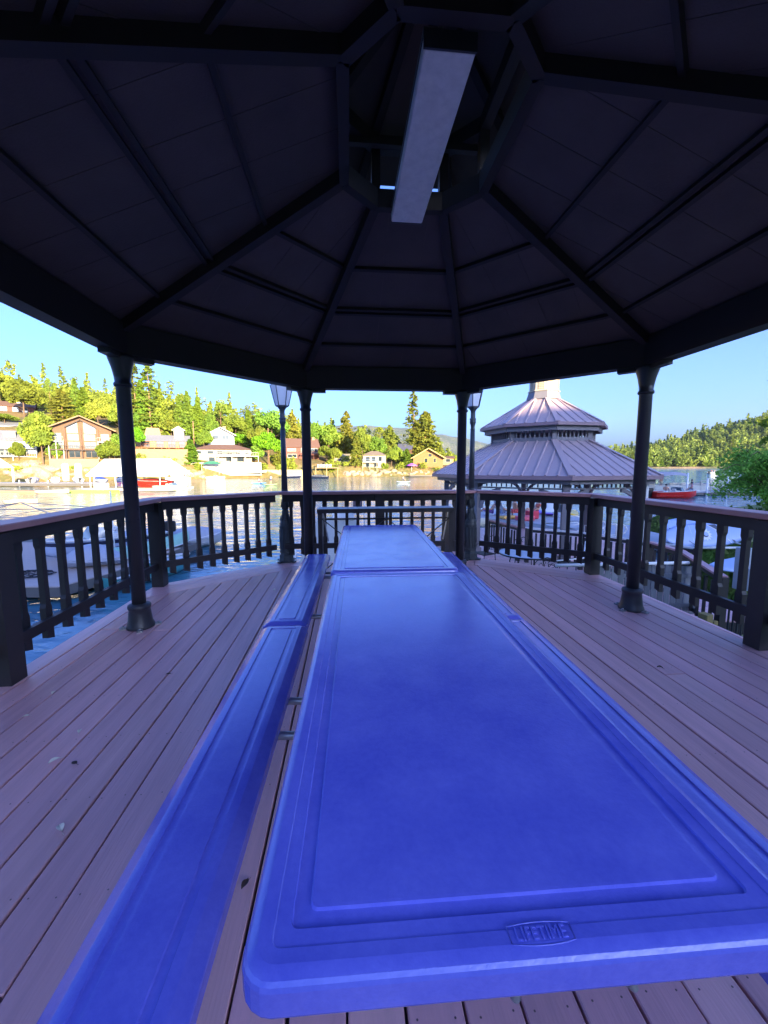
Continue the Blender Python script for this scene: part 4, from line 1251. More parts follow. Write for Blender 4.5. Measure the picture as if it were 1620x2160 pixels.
def tree_at(kind, loc, H, Rr, label, group=None, rz=None, cat="tree"):
    tr, cr = TREES[kind][tcount[0] % 3]; tcount[0] += 1
    sh = H/KH[kind]; sr = Rr/KR[kind]
    o = empty(KN[kind], loc, (tcount[0]*1.7) % 6.28 if rz is None else rz, label, cat, group)
    for nm, me in (("trunk", tr), ("crown", cr)):
        c = link(nm, me, o); c.scale = (sr, sr, sh)
    return o
def tree_px(kind, px, top, w, base=None, d=None, label="", group=None, cat="tree"):
    if base is not None: p = hit(px, base)
    else:
        d = max(d, float(shore_d(px))+(26 if top < 900 else 14)); p = atd(px, 983, d); p.z = ter(p.x, p.y)
    H = max(3.0, atd(px, top, p.y).z - p.z + .3); w = w*1.2
    return tree_at(kind, (p.x, p.y, p.z-.3), H, w/2/FPX*p.y, label, group, cat=cat)

FAR = [
 ('oak',15,772,58,None,140,"tall leafy tree highest at the photo's left edge above the red house"),
 ('oak',62,800,60,None,128,"broad oak between the red house and the slender bare trunked conifer"),
 ('snag',119,787,20,None,132,"slender half bare conifer with a long naked trunk above the chalet"),
 ('goldpine',142,822,52,None,126,"orange tinged tree directly above the chalet's left roof slope"),
 ('conifer',172,797,26,None,134,"narrow dark tipped conifer just behind the bright cone shaped one"),
 ('cedar',187,816,36,None,118,"bright green cone shaped conifer above the chalet's right roof slope"),
 ('oak',214,836,44,None,122,"rounded oak between the bright cone shaped conifer and the left column"),
 ('oak',92,868,62,984,None,"large loose oak standing between the blue house and the brown chalet"),
 ('oak',20,872,40,None,100,"low bushy tree in front of the red house above the blue house"),
 ('oak',232,927,44,984,None,"bushy tree at the foot of the chalet's right side"),
 ('pine',294,764,44,None,126,"taller of the two sparse pines right of the left column"),
 ('pine',325,768,46,None,130,"second sparse pine whose thin branches show the sky, right of the left column"),
 ('cedar',308,800,34,None,114,"yellow green conifer in front of the two sparse pines"),
 ('conifer',346,822,34,None,120,"dark conifer right of the two sparse pines"),
 ('oak',284,868,46,None,112,"round oak right beside the left column above the orange railed house"),
 ('oak',262,850,44,None,118,"oak hidden largely behind the left column"),
 ('conifer',386,832,30,None,128,"left one of the twin conifers above the small white cottage"),
 ('conifer',402,824,34,None,132,"right one of the twin conifers, a little taller, above the small white cottage"),
 ('oak',366,880,40,None,118,"oak behind the orange railed house's right end"),
 ('cedar',423,836,28,None,116,"slim bright green cedar left of the grey gabled house"),
 ('cedar',403,926,32,980,None,"vivid green cedar standing at the left end of the long cream house"),
 ('snag',471,836,44,None,140,"thin topped tree with open branches behind the grey gabled house"),
 ('oak',448,872,36,None,134,"green oak behind the grey gabled house's left side"),
 ('oak',500,878,46,None,130,"spreading oak right of the grey gabled house"),
 ('snag',526,848,34,None,146,"bare topped tree above the pointed yellow conifer"),
 ('cedar',527,864,26,None,126,"pointed yellow conifer above the long cream house"),
 ('oak',576,866,62,None,128,"large bright oak directly behind the left lamp post"),
 ('lime',566,912,48,984,None,"vivid lime green umbrella shaped tree left of the lamp post"),
 ('goldpine',618,870,42,None,126,"golden pine between the lamp post and the left inner column"),
 ('oak',545,900,38,None,132,"oak behind the lime green tree's left side"),
 ('oak',672,888,42,None,130,"oak just right of the left inner column"),
 ('oak',694,896,50,None,132,"wide oak between the left inner column and the tall cone topped tree"),
 ('goldpine',731,867,38,None,134,"tall yellow cone topped tree near the middle of the far shore"),
 ('oak',765,900,38,None,140,"oak right of the tall yellow cone topped tree"),
 ('goldpine',752,918,26,987,None,"small orange pine standing in front of the cream house"),
 ('snag',801,892,34,None,146,"open crowned tree above the cream house's right end"),
 ('goldpine',822,897,38,None,144,"yellow pine left of the dark roofed house"),
 ('oak',795,922,42,None,142,"low round tree behind the cream house's right end"),
 ('pine',871,823,34,None,142,"tallest sparse pine standing alone above the orange house"),
 ('goldpine',897,868,58,None,150,"broad golden pine right behind the orange house"),
 ('goldpine',882,890,40,None,154,"golden pine between the tallest sparse pine and the broad golden pine"),
 ('oak',852,952,36,980,None,"pale rounded bush tree left of the orange house"),
 ('oak',833,940,34,None,140,"round tree in front of the dark roofed house"),
 ('oak',118,934,30,975,None,"small oak squeezed between the chalet and the big loose oak"),
 ('oak',262,912,40,966,None,"oak right of the left column at the end of the orange railed deck"),
 ('lime',287,902,30,958,None,"light green tree half covering the left end of the orange railed house"),
 ('oak',540,938,30,985,None,"olive tree at the right end of the long cream house's balcony"),
 ('goldpine',590,930,24,985,None,"thin golden pine immediately left of the lamp post's shaft"),
 ('oak',690,938,34,976,None,"pale oak between the red brown house and the cream bungalow"),
 ('oak',707,944,26,978,None,"round bushy oak touching the cream bungalow's left wall"),
 ('oak',826,948,30,984,None,"bushy oak right of the cream two storey house"),
 ('cedar',858,946,22,984,None,"little cedar left of the orange house's gable"),
 ('oak',40,932,26,976,None,"low oak in the rocks right below the blue house porch"),
 ('lime',505,915,34,950,None,"light green tree rising behind the long cream house's roof, right part"),
 ('oak',431,905,30,955,None,"dark green oak behind the long cream house's left end"),
 ('shrub',812,977,14,990,None,"small round yellow shrub on the bank below the cream house"),
 ('shrub',887,975,12,984,None,"small green shrub against the orange house wall"),
]
for k, px, top, w, base, d, lab in FAR:
    tree_px(k, px, top, w, base, d, lab, cat="shrub" if k == 'shrub' else "tree")

# woodland behind: far too many trees to count
def woodland(name, label, spots, per, mat, seed, size):
    rs = np.random.RandomState(seed); out = []
    for x, y, z, H, R in spots:
        P = conifer_pts(rs, 12, 2.6, per, base=.1, sharp=.75, ragged=.35, gaps=.1) if rs.rand() < .42 else oak_pts(rs, 12, 3.6, per, base=.12, lobes=9)
        s = rs.rand()*6.28
        P = P*np.array([R/3.0, R/3.0, H/12.0])
        out.append(P + np.array([x, y, z-.5]))
    P = np.concatenate(out)
    return link(name, quads_mesh(name, P, size, mat, rs, flat=.3), label=label, kind='stuff')
rs = np.random.RandomState(5)
sp = []
for i in range(1500):
    px = rs.uniform(-140, 960); s = (34 if px > 80 else 46) + 120*rs.rand()**1.3
    d = float(shore_d(px)) + s + (18 if px < 260 else 0)
    x = (px-810)/FPX*d; z = ter(x, d)
    if z < -.5: continue
    hmax = np.interp(px, [-100, 240, 420, 600, 700, 850, 960], [10, 9, 9, 9, 8, 7, 5])
    tall = rs.rand() < .11
    sp.append((x, d, z, hmax*(.6+.5*rs.rand())*(1.9 if tall else 1), (1.7 if tall else 2.4)+1.4*rs.rand()))
woodland("woodland", "dense mixed woodland on the slope behind the lakeside houses", sp, 260, MT['wood_far'], 6, .62)
MT['hill_far'] = leaf_mat('hill_leaf', (0.312,.37,.08), (0.156,.22,.05), hue=.0, val=.0, nscale=.035)
sp = []
def hh(x, y): return float(hill_h(np.array([[x]]), np.array([[y]]))[0,0])
for i in range(2600):
    px = rs.uniform(1215, 1760); s = 16 + 330*rs.rand()**1.25
    y = 452 + s; x = (px-810)/FPX*y; z = hh(x, y)
    if z < -.8: continue
    big = rs.rand() < .12
    sp.append((x, y, z, (22 if big else 14)*(.7+.6*rs.rand()), (4.4 if big else 3.6)*(.8+.5*rs.rand())))
woodland("hill_woodland", "thick conifer forest covering the hill across the open lake", sp, 120, MT['hill_far'], 8, 1.5)
for i, (px, w, H, kind) in enumerate([(1362,16,20,'conifer'),(1389,16,15,'cedar'),(1440,14,12,'cedar'),(1466,16,17,'cedar'),(1481,20,26,'cedar'),(1535,22,34,'pine'),(1425,20,24,'conifer'),(1330,14,18,'conifer'),(1512,16,18,'conifer'),(1560,20,22,'goldpine')]):
    y = 466+ (i*7) % 23; x = (px-810)/FPX*y
    labs = ["conifer at the shore close right of the right column","small pointed cedar on the shore left of the red boat's bow line","short cedar on the far beach above the white canopy boat","middle cedar of the trio on the far beach above the canopy","tallest bright cedar of the trio on the far beach","tall long trunked pine rising from the far beach left of the willow","dark conifer set back on the beach above the red boat","conifer at the far shore left of the right column","conifer between the tallest cedar and the long trunked pine","broad golden pine on the far beach just left of the willow"]
    tree_at(kind, (x, y, hh(x, y)-.4), H, w/FPX*y*.5, labs[i])

# willow beside the dock on the right, and the branch of a big pine at the edge
rs = np.random.RandomState(77)
wl = empty("willow_tree", (20.8, 21.2, -1.9), 0, "feathery bright green willow at the photo's right edge behind the handrail", "tree")
tw = MB(); pts = []
rnd = random.Random(3)
LC = Vector((0,0,0))
for k in range(46):
    az = rnd.uniform(0, 2*PI); L = rnd.uniform(1.5, 3.9)*(1.0 if math.cos(az) > -.2 else .95); hz = rnd.uniform(1.6, 4.0)
    st = Vector((0,0,rnd.uniform(.4,1.0)))
    path = [st + Vector((math.cos(az)*L*t, math.sin(az)*L*t*.8, hz*math.sin(t*PI*.62)*1.0 - (.9*L*.35)*t*t)) for t in [i/7 for i in range(8)]]
    tw.tube(path, .045, 5, r1=.008)
    for i in range(150):
        t = rnd.random()**.55; j = min(6, int(t*7)); f = t*7-j
        p = path[j].lerp(path[j+1], f); dz = rnd.random()
        pts.append((p.x+rnd.gauss(0,.20), p.y+rnd.gauss(0,.20), max(.1, p.z+rnd.gauss(0,.14)-dz*.35*t)))
        if i % 3 == 0: pts.append((p.x+rnd.gauss(0,.1), p.y+rnd.gauss(0,.1), max(.05, p.z-rnd.uniform(.1,.7)*t)))
tw.tube([(0,0,-.2),(0,0,1.2)], .14, 8, r1=.09)
tw.build("trunk", MT['bark'], wl, fix=False)
link("crown", quads_mesh("crown", np.array(pts), .085, MT['willow'], rs, flat=.1, aspect=2.6), wl)
bp_ = empty("pine_tree", (28.9, 26.0, -1.2), 0, "dark pine whose branch tips reach in at the upper right edge", "tree")
tr, cr = TREES['pine'][1]
pm_ = quads_mesh("crown", conifer_pts(np.random.RandomState(91), 14, 3.4, 9000, base=.30, sharp=.5, ragged=.4, gaps=.3), .22, MT['conifer'], np.random.RandomState(92), flat=.3, aspect=2.2)
c = link("trunk", tr, bp_); c.scale = (.8,.8,.58)
link("crown", pm_, bp_)

# tufts of taller grass at the water's edge
rs = np.random.RandomState(15); pp = []
for i in range(5200):
    y = rs.uniform(9, 24); e = float(np.interp(y, [-60,-4,2,7,13,20,26,34], [-60,-14,-4,5.6,9.2,12.5,17.0,26.0])); x = e + .7 + rs.exponential(.9 if i % 3 else 3.5)
    z = float(near_h(np.array([[x]]), np.array([[y]]))[0,0]); pp.append((x, y, z+rs.rand()*.16))
link("tall_grass", quads_mesh("tall_grass", np.array(pp), .15, leaf_mat('grass_blades', (0.101,.20,.04), (0.125,.15,.05), nscale=.5, hue=0, val=0), rs, flat=-.8, aspect=2.5), label="tufts of taller grass along the bank", kind='stuff')

# ================================================================== houses across the water
def C(name, col, rough=.75, var=.25, scale=1.2): 
    k = 'c_'+name
    if k not in MT: MT[k] = M(name, col, rough, var=var, scale=scale, bump=.1, bscale=8, bdist=.02)
    return MT[k]
SH_R = C('roof_shingle_brown', (.17,.09,.06)); SH_G = C('roof_shingle_grey', (.20,.20,.22)); SH_T = C('roof_shingle_tan', (.26,.19,.13))
WHT = C('house_white', (.46,.43,.37)); CRM = C('house_cream', (.38,.31,.20)); BRN = C('house_brown', (.13,.065,.035)); ORG = C('house_orange_brown', (.27,.125,.04))
RED = C('house_red_brown', (.15,.05,.035)); BLU = C('house_blue_grey', (.30,.38,.50)); RDW = C('redwood_stain', (.30,.10,.04)); STN = C('stone_wall', (.26,.19,.12), var=.7, scale=5)
TAN = C('tan_wall', (.32,.22,.11)); GRN = C('green_canvas', (.05,.22,.12)); GRR = C('green_metal_roof', (.16,.34,.26)); DRK = C('dark_trim', (.07,.045,.035)); BRK = C('brick_chimney', (.40,.17,.10))

def house(name, px0, px1, y_base, y_eave, y_ridge, dep, wallm, roofm, label, roof='side', yaw=0.0, wins=(), decks=(), chim=None, over=.5, plinth=2.5, trim=WHT, cat="house", dd=None):
    pm = (px0+px1)/2
    c = hit(pm, y_base) if dd is None else atd(pm, y_base, dd)
    D = c.y; w = (px1-px0)/FPX*D/max(.6, math.cos(yaw)); m = D/FPX
    h = (y_base-y_eave)*m; hr = (y_base-y_ridge)*m
    o = empty(name, c, math.atan2(-c.x, c.y)*.85+yaw, label, cat)
    # local: x to the right, -y toward the lake
    wl = MB().box((0,dep/2,(h-plinth)/2), (w,dep,h+plinth))
    ov = over
    if roof == 'side':
        wl.add([(-w/2,0,h),(-w/2,dep,h),(-w/2,dep/2,hr-.12)],[(0,1,2)]); wl.add([(w/2,0,h),(w/2,dep,h),(w/2,dep/2,hr-.12)],[(2,1,0)])
        wall = wl.build("wall", wallm, o, fix=False)
        sl = (hr-h)/(dep/2)
        for s, y0 in ((-1,-ov),(1,dep+ov)):
            q = [(-w/2-ov,y0,h-sl*ov),(w/2+ov,y0,h-sl*ov),(w/2+ov,dep/2,hr),(-w/2-ov,dep/2,hr)]
            MB().slab(q if s < 0 else list(reversed(q)), .12).build("roof", roofm, o)
    elif roof == 'front':
        wl.add([(-w/2,0,h),(w/2,0,h),(0,0,hr-.12)],[(0,1,2)]); wl.add([(-w/2,dep,h),(w/2,dep,h),(0,dep,hr-.12)],[(2,1,0)])
        wall = wl.build("wall", wallm, o, fix=False)
        sl = (hr-h)/(w/2)
        for s in (-1,1):
            q = [(s*(w/2+ov),-ov*1.6,h-sl*ov),(0,-ov*1.6,hr),(0,dep+ov,hr),(s*(w/2+ov),dep+ov,h-sl*ov)]
            MB().slab(q if s < 0 else list(reversed(q)), .14).build("roof", roofm, o)
            MB().beam((s*(w/2+ov+.03),-ov*1.6-.05,h-sl*ov+.05),(0,-ov*1.6-.05,hr+.05),.10,.28).build("bargeboard", trim, o)
    elif roof == 'hip':
        wall = wl.build("wall", wallm, o)
        e = [(-w/2-ov,-ov,h),(w/2+ov,-ov,h),(w/2+ov,dep+ov,h),(-w/2-ov,dep+ov,h)]; rr = min(dep/2, w/2*.7)
        a, b = (-w/2+rr,dep/2,hr), (w/2-rr,dep/2,hr)
        MB().add(e+[a,b], [(0,1,5,4),(1,2,5),(2,3,4,5),(3,0,4),(3,2,1,0)]).build("roof", roofm, o)
    elif roof == 'shed':
        wall = wl.build("wall", wallm, o)
        MB().slab([(-w/2-ov,-ov,h),(w/2+ov,-ov,h),(w/2+ov,dep+ov,hr),(-w/2-ov,dep+ov,hr)], .14).build("roof", roofm, o)
    for wd in wins:
        x0,x1,z0,z1 = wd[:4]; X0,X1 = (-.5+x0)*w,(-.5+x1)*w; Z0,Z1 = z0*h,z1*h
        poly = wd[4] if len(wd) > 4 else None
        fr = MB(); t = .10
        if poly is None:
            fr.box(((X0+X1)/2,-.035,Z0-t/2),(X1-X0+2*t,.09,t)).box(((X0+X1)/2,-.035,Z1+t/2),(X1-X0+2*t,.09,t)).box((X0-t/2,-.035,(Z0+Z1)/2),(t,.09,Z1-Z0)).box((X1+t/2,-.035,(Z0+Z1)/2),(t,.09,Z1-Z0))
            n = max(1, round((X1-X0)/1.3))
            for i in range(1,n): fr.box((X0+(X1-X0)*i/n,-.03,(Z0+Z1)/2),(.07,.07,Z1-Z0))
            f = fr.build("window", trim, o)
            MB().box(((X0+X1)/2,-.015,(Z0+Z1)/2),(X1-X0-.004,.03,Z1-Z0-.004)).build("pane", MT['glass'], f)
        else:
            pp_ = [((-.5+a)*w, b*h) for a, b in poly]
            for i in range(len(pp_)):
                a, b = pp_[i], pp_[(i+1)%len(pp_)]; fr.beam((a[0],-.05,a[1]),(b[0],-.05,b[1]),.10,.10,up=(0,1,.01))
            f = fr.build("window", trim, o)
            MB().slab([(a,-.03,b) for a, b in pp_], .02).build("pane", MT['glass'], f)
    for dk in decks:
        x0,x1,z,out,mat = dk[:5]; rl = dk[5] if len(dk) > 5 else mat
        X0,X1,Z = (-.5+x0)*w,(-.5+x1)*w,z*h
        b = MB().box(((X0+X1)/2,-out/2-.01,Z-.12),(X1-X0,out,.2)).build("balcony", mat, o)
        r_ = MB(); r_.beam((X0,-out,Z+1.0),(X1,-out,Z+1.0),.08,.07)
        n = max(2, int((X1-X0)/.45))
        for i in range(n+1): r_.box((X0+(X1-X0)*i/n,-out,Z+.47),(.05,.05,.95))
        r_.beam((X0,-out,Z+1.0),(X0,-.05,Z+1.0),.06,.06); r_.beam((X1,-out,Z+1.0),(X1,-.05,Z+1.0),.06,.06)
        r_.build("balcony_rail", rl, b)
        for i in range(max(2, int((X1-X0)/3.2))+1):
            nn_ = max(2, int((X1-X0)/3.2)); zz = Z+plinth*.6
            MB().box((X0+.1+(X1-X0-.2)*i/nn_,-out+.1,(Z-.22-plinth*.6)/2),(.16,.16,Z-.22+plinth*.6)).build("deck_post", mat, o)
    if chim:
        cx, cz, cw, cm = chim; X = (-.5+cx)*w
        MB().box((X,dep*.45,(h+cz*h)/2),(cw,cw,cz*h-h+1.5)).box((X,dep*.45,cz*h+.75),(cw+.15,cw+.15,.15)).build("chimney", cm, o)
    o["m"] = m
    del o["m"]
    return o, c, w, h, hr

# 1 blue grey house with dormer and porch
o,c,w,h,hr = house("house", -18, 66, 963, 927, 907, 8, BLU, SH_G, "pale blue house with white porches and grey dormered roof at the left edge", 'side', wins=[(.40,.56,.08,.40),(.62,.78,.08,.40),(.28,.38,.08,.4),(.26,.36,.58,.88),(.44,.56,.58,.88),(.66,.74,.58,.88)], decks=[(.1,1.0,.02,2.0,WHT),(.1,1.0,.50,1.6,WHT)])
dm = MB().box((w*.0,1.2,h+1.2),(2.2,1.6,1.5)).build("dormer", WHT, o)
MB().slab([(-1.4,.2,h+1.9),(1.4,.2,h+1.9),(1.4,3.0,h+2.2),(-1.4,3.0,h+2.2)],.1).build("dormer_roof", SH_G, dm)
MB().box((0,.38,h+1.25),(1.1,.05,.8)).build("pane", MT['glass'], dm)
# 2 red house up the hill
house("house", -14, 60, 873, 856, 845, 8, RED, SH_R, "dark red brown house with a white chimney high on the hill at the left edge", 'side', wins=[(.3,.42,.3,.8),(.55,.66,.3,.8),(.75,.85,.3,.8)], chim=(.68,1.75,1.6,WHT), dd=134)
# small grey cottage roof between
house("house", -4, 60, 906, 897, 889, 7, BLU, SH_G, "grey roofed cottage peeking out between the blue house and the red house", 'side', wins=[(.25,.4,.2,.8),(.6,.75,.2,.8)], dd=118)
# 3 chalet
o,c,w,h,hr = house("chalet", 124, 228, 968, 905, 880, 11, BRN, SH_T, "brown three storey chalet with a tall glazed gable and white balconies", 'front', over=1.1, trim=C('timber_tan',(.26,.15,.08)),
   wins=[(.28,.44,.80,1.14,[(.27,.83),(.45,.83),(.45,1.22),(.27,1.04)]),(.52,.74,.8,1.1,[(.54,.83),(.74,.83),(.74,1.03),(.54,1.22)]),
         (.28,.45,.60,.80),(.54,.72,.60,.80),(.28,.46,.34,.55),(.54,.73,.34,.55),(.28,.46,.05,.27),(.55,.73,.05,.27),(.06,.18,.60,.82),(.82,.95,.60,.82),(.82,.95,.34,.54),(.08,.18,.34,.54),(.82,.94,.05,.26)],
   decks=[(.0,1.0,.30,1.6,DRK),(.76,1.04,.57,1.6,WHT),(-.02,.22,.57,1.4,WHT)])
for x in (.24,.49,.77):
    MB().box(((-.5+x)*w,-.35,h*.5),(.32,.5,h*1.02)).build("timber_pier", BRN, o)
MB().beam((-w*.26,-.8,h*1.03),(0,-.8,h*1.28),.2,.25).beam((w*.26,-.8,h*1.03),(0,-.8,h*1.28),.2,.25).build("truss", DRK, o)
for i, x in enumerate((-.40,-.25,-.1,.08,.22)):
    pass
# terrace retaining wall below the chalet
def wallrun(label, px0, px1, y0, y1, mat, name="retaining_wall", thick=.6, dd=None, drop=1.0, cat="wall"):
    c = hit((px0+px1)/2, y1) if dd is None else atd((px0+px1)/2, y1, dd)
    D = c.y; w = (px1-px0)/FPX*D; h = (y1-y0)/FPX*D
    return MB().box((0,0,(h-drop)/2),(w,thick,h+drop)).build(name, mat, label=label, cat=cat, loc=c, rz=math.atan2(-c.x,c.y)*.6, bevel=.03)
wallrun("pale stone terrace wall directly under the chalet", 116, 202, 968, 986, STN)
# 4 A frame with orange railed deck
o,c,w,h,hr = house("house", 296, 392, 947, 929, 917, 7, TAN, SH_G, "low house with an orange timber deck rail along its whole front", 'side', wins=[(.1,.25,.2,.8),(.38,.52,.15,.85),(.6,.75,.1,.9),(.82,.93,.2,.85)], decks=[(-.12,1.05,.16,2.6,RDW)], trim=RDW)
MB().add([(-w*.20-2.6,2.5,h*.9),(-w*.20+2.6,2.5,h*.9),(-w*.20+1.7,4.5,h+3.9),(-w*.20-1.7,4.5,h+3.9),(-w*.20-2.6,6.5,h*.9),(-w*.20+2.6,6.5,h*.9)],[(0,1,2,3),(3,2,5,4),(0,3,4),(1,5,2)]).build("roof", C('roof_terracotta',(.32,.17,.11)), o)
for i in range(9):
    MB().box((-w*.56+i*w*1.1/8,-2.62,h*.16-1.2),(.2,.2,2.2)).build("deck_post", RDW, o)
wallrun("tan earth bank wall below the orange railed deck", 284, 392, 948, 974, C('earth_bank',(.32,.21,.10),var=.6,scale=2), name="bank_wall", cat="bank", thick=1.5)
# 5 small white cottage
house("cottage", 368, 386, 916, 906, 900, 5, WHT, WHT, "tiny white gabled cottage among the trees above the orange railed deck", 'front', wins=[(.3,.7,.2,.7)], dd=124)
# 6 grey gabled
house("house", 441, 492, 930, 916, 902, 8, C('house_grey',(.34,.38,.44)), WHT, "grey gabled house with a white roof edge high behind the long cream house", 'front', wins=[(.2,.4,.25,.8),(.55,.8,.25,.8)], chim=(.62,1.9,1.0,BRK), over=.7, dd=130)
# 7 long cream house
o,c,w,h,hr = house("house", 414, 528, 976, 949, 937, 9, CRM, SH_R, "long cream two storey house with a brown roof and a white balcony across the front", 'hip', wins=[(.06,.14,.68,.9),(.24,.34,.68,.9),(.40,.5,.68,.9),(.56,.66,.68,.92),(.72,.8,.68,.9),(.88,.95,.68,.9),(.26,.36,.12,.42),(.55,.66,.12,.42),(.74,.86,.08,.42)], decks=[(.42,1.12,.52,2.2,WHT)])
MB().box((w*.14,-1.2,h*.86),(4.4,2.4,.12)).build("awning", WHT, o)
wallrun("white terrace wall under the long cream house", 388, 548, 976, 996, WHT, thick=.8)
um = empty("parasol", hit(456, 996)+Vector((0,-2.5,0)), 0, "green canopy standing on the shore below the long cream house", "canopy")
MB().add([(-2.6,-1.4,2.3),(2.6,-1.4,2.3),(2.6,1.4,2.3),(-2.6,1.4,2.3),(-1.0,0,3.1),(1.0,0,3.1)],[(0,1,5,4),(1,2,5),(2,3,4,5),(3,0,4)]).build("canvas", GRN, um)
for x in (-2.4,2.4):
    for y in (-1.2,1.2): MB().box((x,y,.9),(.08,.08,2.9)).build("pole", WHT, um)
# 8 red brown house behind the inner column
o,c,w,h,hr = house("house", 600, 672, 968, 942, 924, 10, RED, SH_R, "red brown lakeside house half hidden behind the left inner column", 'side', yaw=.15, wins=[(.12,.34,.62,.80),(.12,.36,.12,.36),(.5,.62,.5,.85),(.78,.95,.5,.85)], decks=[(.45,1.2,.35,2.4,RED)], chim=(.9,1.6,.9,BRK))
wallrun("pale yellow sea wall between the lime tree and the left inner column", 545, 650, 991, 1003, C('sea_wall',(.42,.34,.17)), thick=.5)
# 9 low cream houses
house("house", 704, 760, 974, 963, 957, 7, CRM, C('roof_pale',(.40,.32,.2)), "low cream bungalow with glass railings left of the small orange pine", 'hip', wins=[(.2,.35,.2,.85),(.45,.6,.2,.85),(.7,.9,.2,.85)], decks=[(0,1,.1,1.5,CRM,WHT)])
o,c,w,h,hr = house("house", 766, 814, 988, 961, 951, 9, CRM, SH_T, "cream two storey house with a tan roof and open upper porch near the middle", 'hip', wins=[(.12,.3,.56,.88),(.38,.55,.56,.88),(.68,.82,.56,.9),(.12,.28,.12,.42),(.5,.66,.12,.42)], decks=[(-.02,.62,.48,1.6,CRM,BLU)])
# 10 dark roofed
house("house", 838, 866, 962, 947, 935, 8, BRN, C('roof_dark',(.10,.10,.14)), "dark roofed house tucked behind the tallest pine", 'side', yaw=-.2, wins=[(.4,.6,.3,.8)], dd=150)
# 11 orange house
o,c,w,h,hr = house("house", 872, 934, 985, 964, 946, 9, ORG, GRR, "orange brown gabled house with a green edged roof close to the neighbouring gazebo", 'front', yaw=.05, wins=[(.38,.48,.45,.85),(.68,.76,.45,.85),(.5,.62,1.0,1.3)], over=.9, trim=C('trim_ochre',(.55,.36,.12)))
house("cottage", 934, 956, 978, 966, 962, 6, TAN, SH_R, "small tan cottage at the far right end of the houses, beside the gazebo roof", 'side', wins=[(.3,.7,.3,.8)], dd=150)
# hillside street pole
for px, y0, y1, lab in ((410,890,945,"left tall timber pole with a lamp head by the bright cedar"),(568,905,985,"pale birch like pole behind the lime tree")):
    p = hit(px, y1); MB().tube([(0,0,-.5),(0,0,(y1-y0)/FPX*p.y)], .14, 7).build("utility_pole", MT['bark2'], label=lab, cat="pole", loc=p)

# ------------------------------------------------------------------ rocks along the shore
def rock_mesh(seed):
    rs_ = random.Random(seed); bm = bmesh.new(); bmesh.ops.create_icosphere(bm, subdivisions=2, radius=1)
    for v in bm.verts:
        n = 1 + .16*math.sin(v.co.x*3.1+seed)+.14*math.cos(v.co.y*4.3+seed*2)+rs_.uniform(-.07,.07)
        v.co = Vector((v.co.x*n*1.25, v.co.y*n, v.co.z*n*.72))
    me = bpy.data.meshes.new("boulder"); bm.to_mesh(me); bm.free()
    me.materials.append(MT['rock']); return me
MT['rock'] = M('granite', (.36,.28,.18), .85, var=.7, col2=(.20,.15,.10), scale=.7, bump=.5, bscale=3, bdist=.1, rnd=.15)
RK = [rock_mesh(s) for s in (1,2,3)]
rr = random.Random(21)
def rocks(n, px0, px1, y0, y1, s0, s1):
    for i in range(n):
        px = px0+(px1-px0)*(i+rr.uniform(.1,.9))/n; p = hit(px, rr.uniform(y0, y1))
        s = rr.uniform(s0, s1)
        o = link("boulder", RK[i%3], FARSH, loc=p, rz=rr.uniform(0,6)); o.scale = (s, s, s*rr.uniform(.7,1.1))
rocks(22, 24, 112, 976, 1006, .8, 1.7)
rocks(14, 112, 226, 990, 1008, .5, 1.0)
rocks(22, 726, 832, 993, 1003, .6, 1.1)
rocks(12, 832, 905, 994, 1002, .5, .9)
rocks(8, 392, 430, 996, 1006, .5, .9)
sc = []
for i in range(60):
    px = rr.choice([rr.uniform(0,240), rr.uniform(285,420), rr.uniform(550,650), rr.uniform(690,730), rr.uniform(820,950)])
    p = hit(px, rr.uniform(970, 1000)); s = rr.uniform(.6, 1.5)
    sc.append(oak_pts(np.random.RandomState(i+300), 2.0*s, 1.4*s, 260, base=.0, lobes=8)+np.array([p.x,p.y,p.z-.2]))
sc = np.concatenate(sc)
link("bank_scrub", quads_mesh("bank_scrub", sc, .30, MT['oak'], np.random.RandomState(4)), label="low wild scrub growing along the far bank", kind='stuff')

# ------------------------------------------------------------------ people
# ------------------------------------------------------------------ people
def skin_mesh(name, joints, edges, radii, mat, sub=1, root=0):
    me = bpy.data.meshes.new(name); me.from_pydata(joints, edges, []); me.update()
    o = bpy.data.objects.new("tmp", me); COL.objects.link(o)
    sk = o.modifiers.new("s", 'SKIN'); o.modifiers.new("d", 'SUBSURF').levels = sub
    o.modifiers["d"].render_levels = sub
    for i, v in enumerate(me.skin_vertices[0].data):
        v.radius = (radii[i],)*2 if not hasattr(radii[i], '__len__') else radii[i]; v.use_root = (i == root)
    dg = bpy.context.evaluated_depsgraph_get(); dg.update()
    m2 = bpy.data.meshes.new_from_object(o.evaluated_get(dg)); m2.name = name
    bpy.data.objects.remove(o); m2.materials.clear(); m2.materials.append(mat)
    m2.polygons.foreach_set("use_smooth", [True]*len(m2.polygons)); return m2
MT['skin'] = M('skin', (.52,.28,.18), .55); MT['hair'] = M('dark_hair', (.03,.02,.015), .6)
POSES = {}
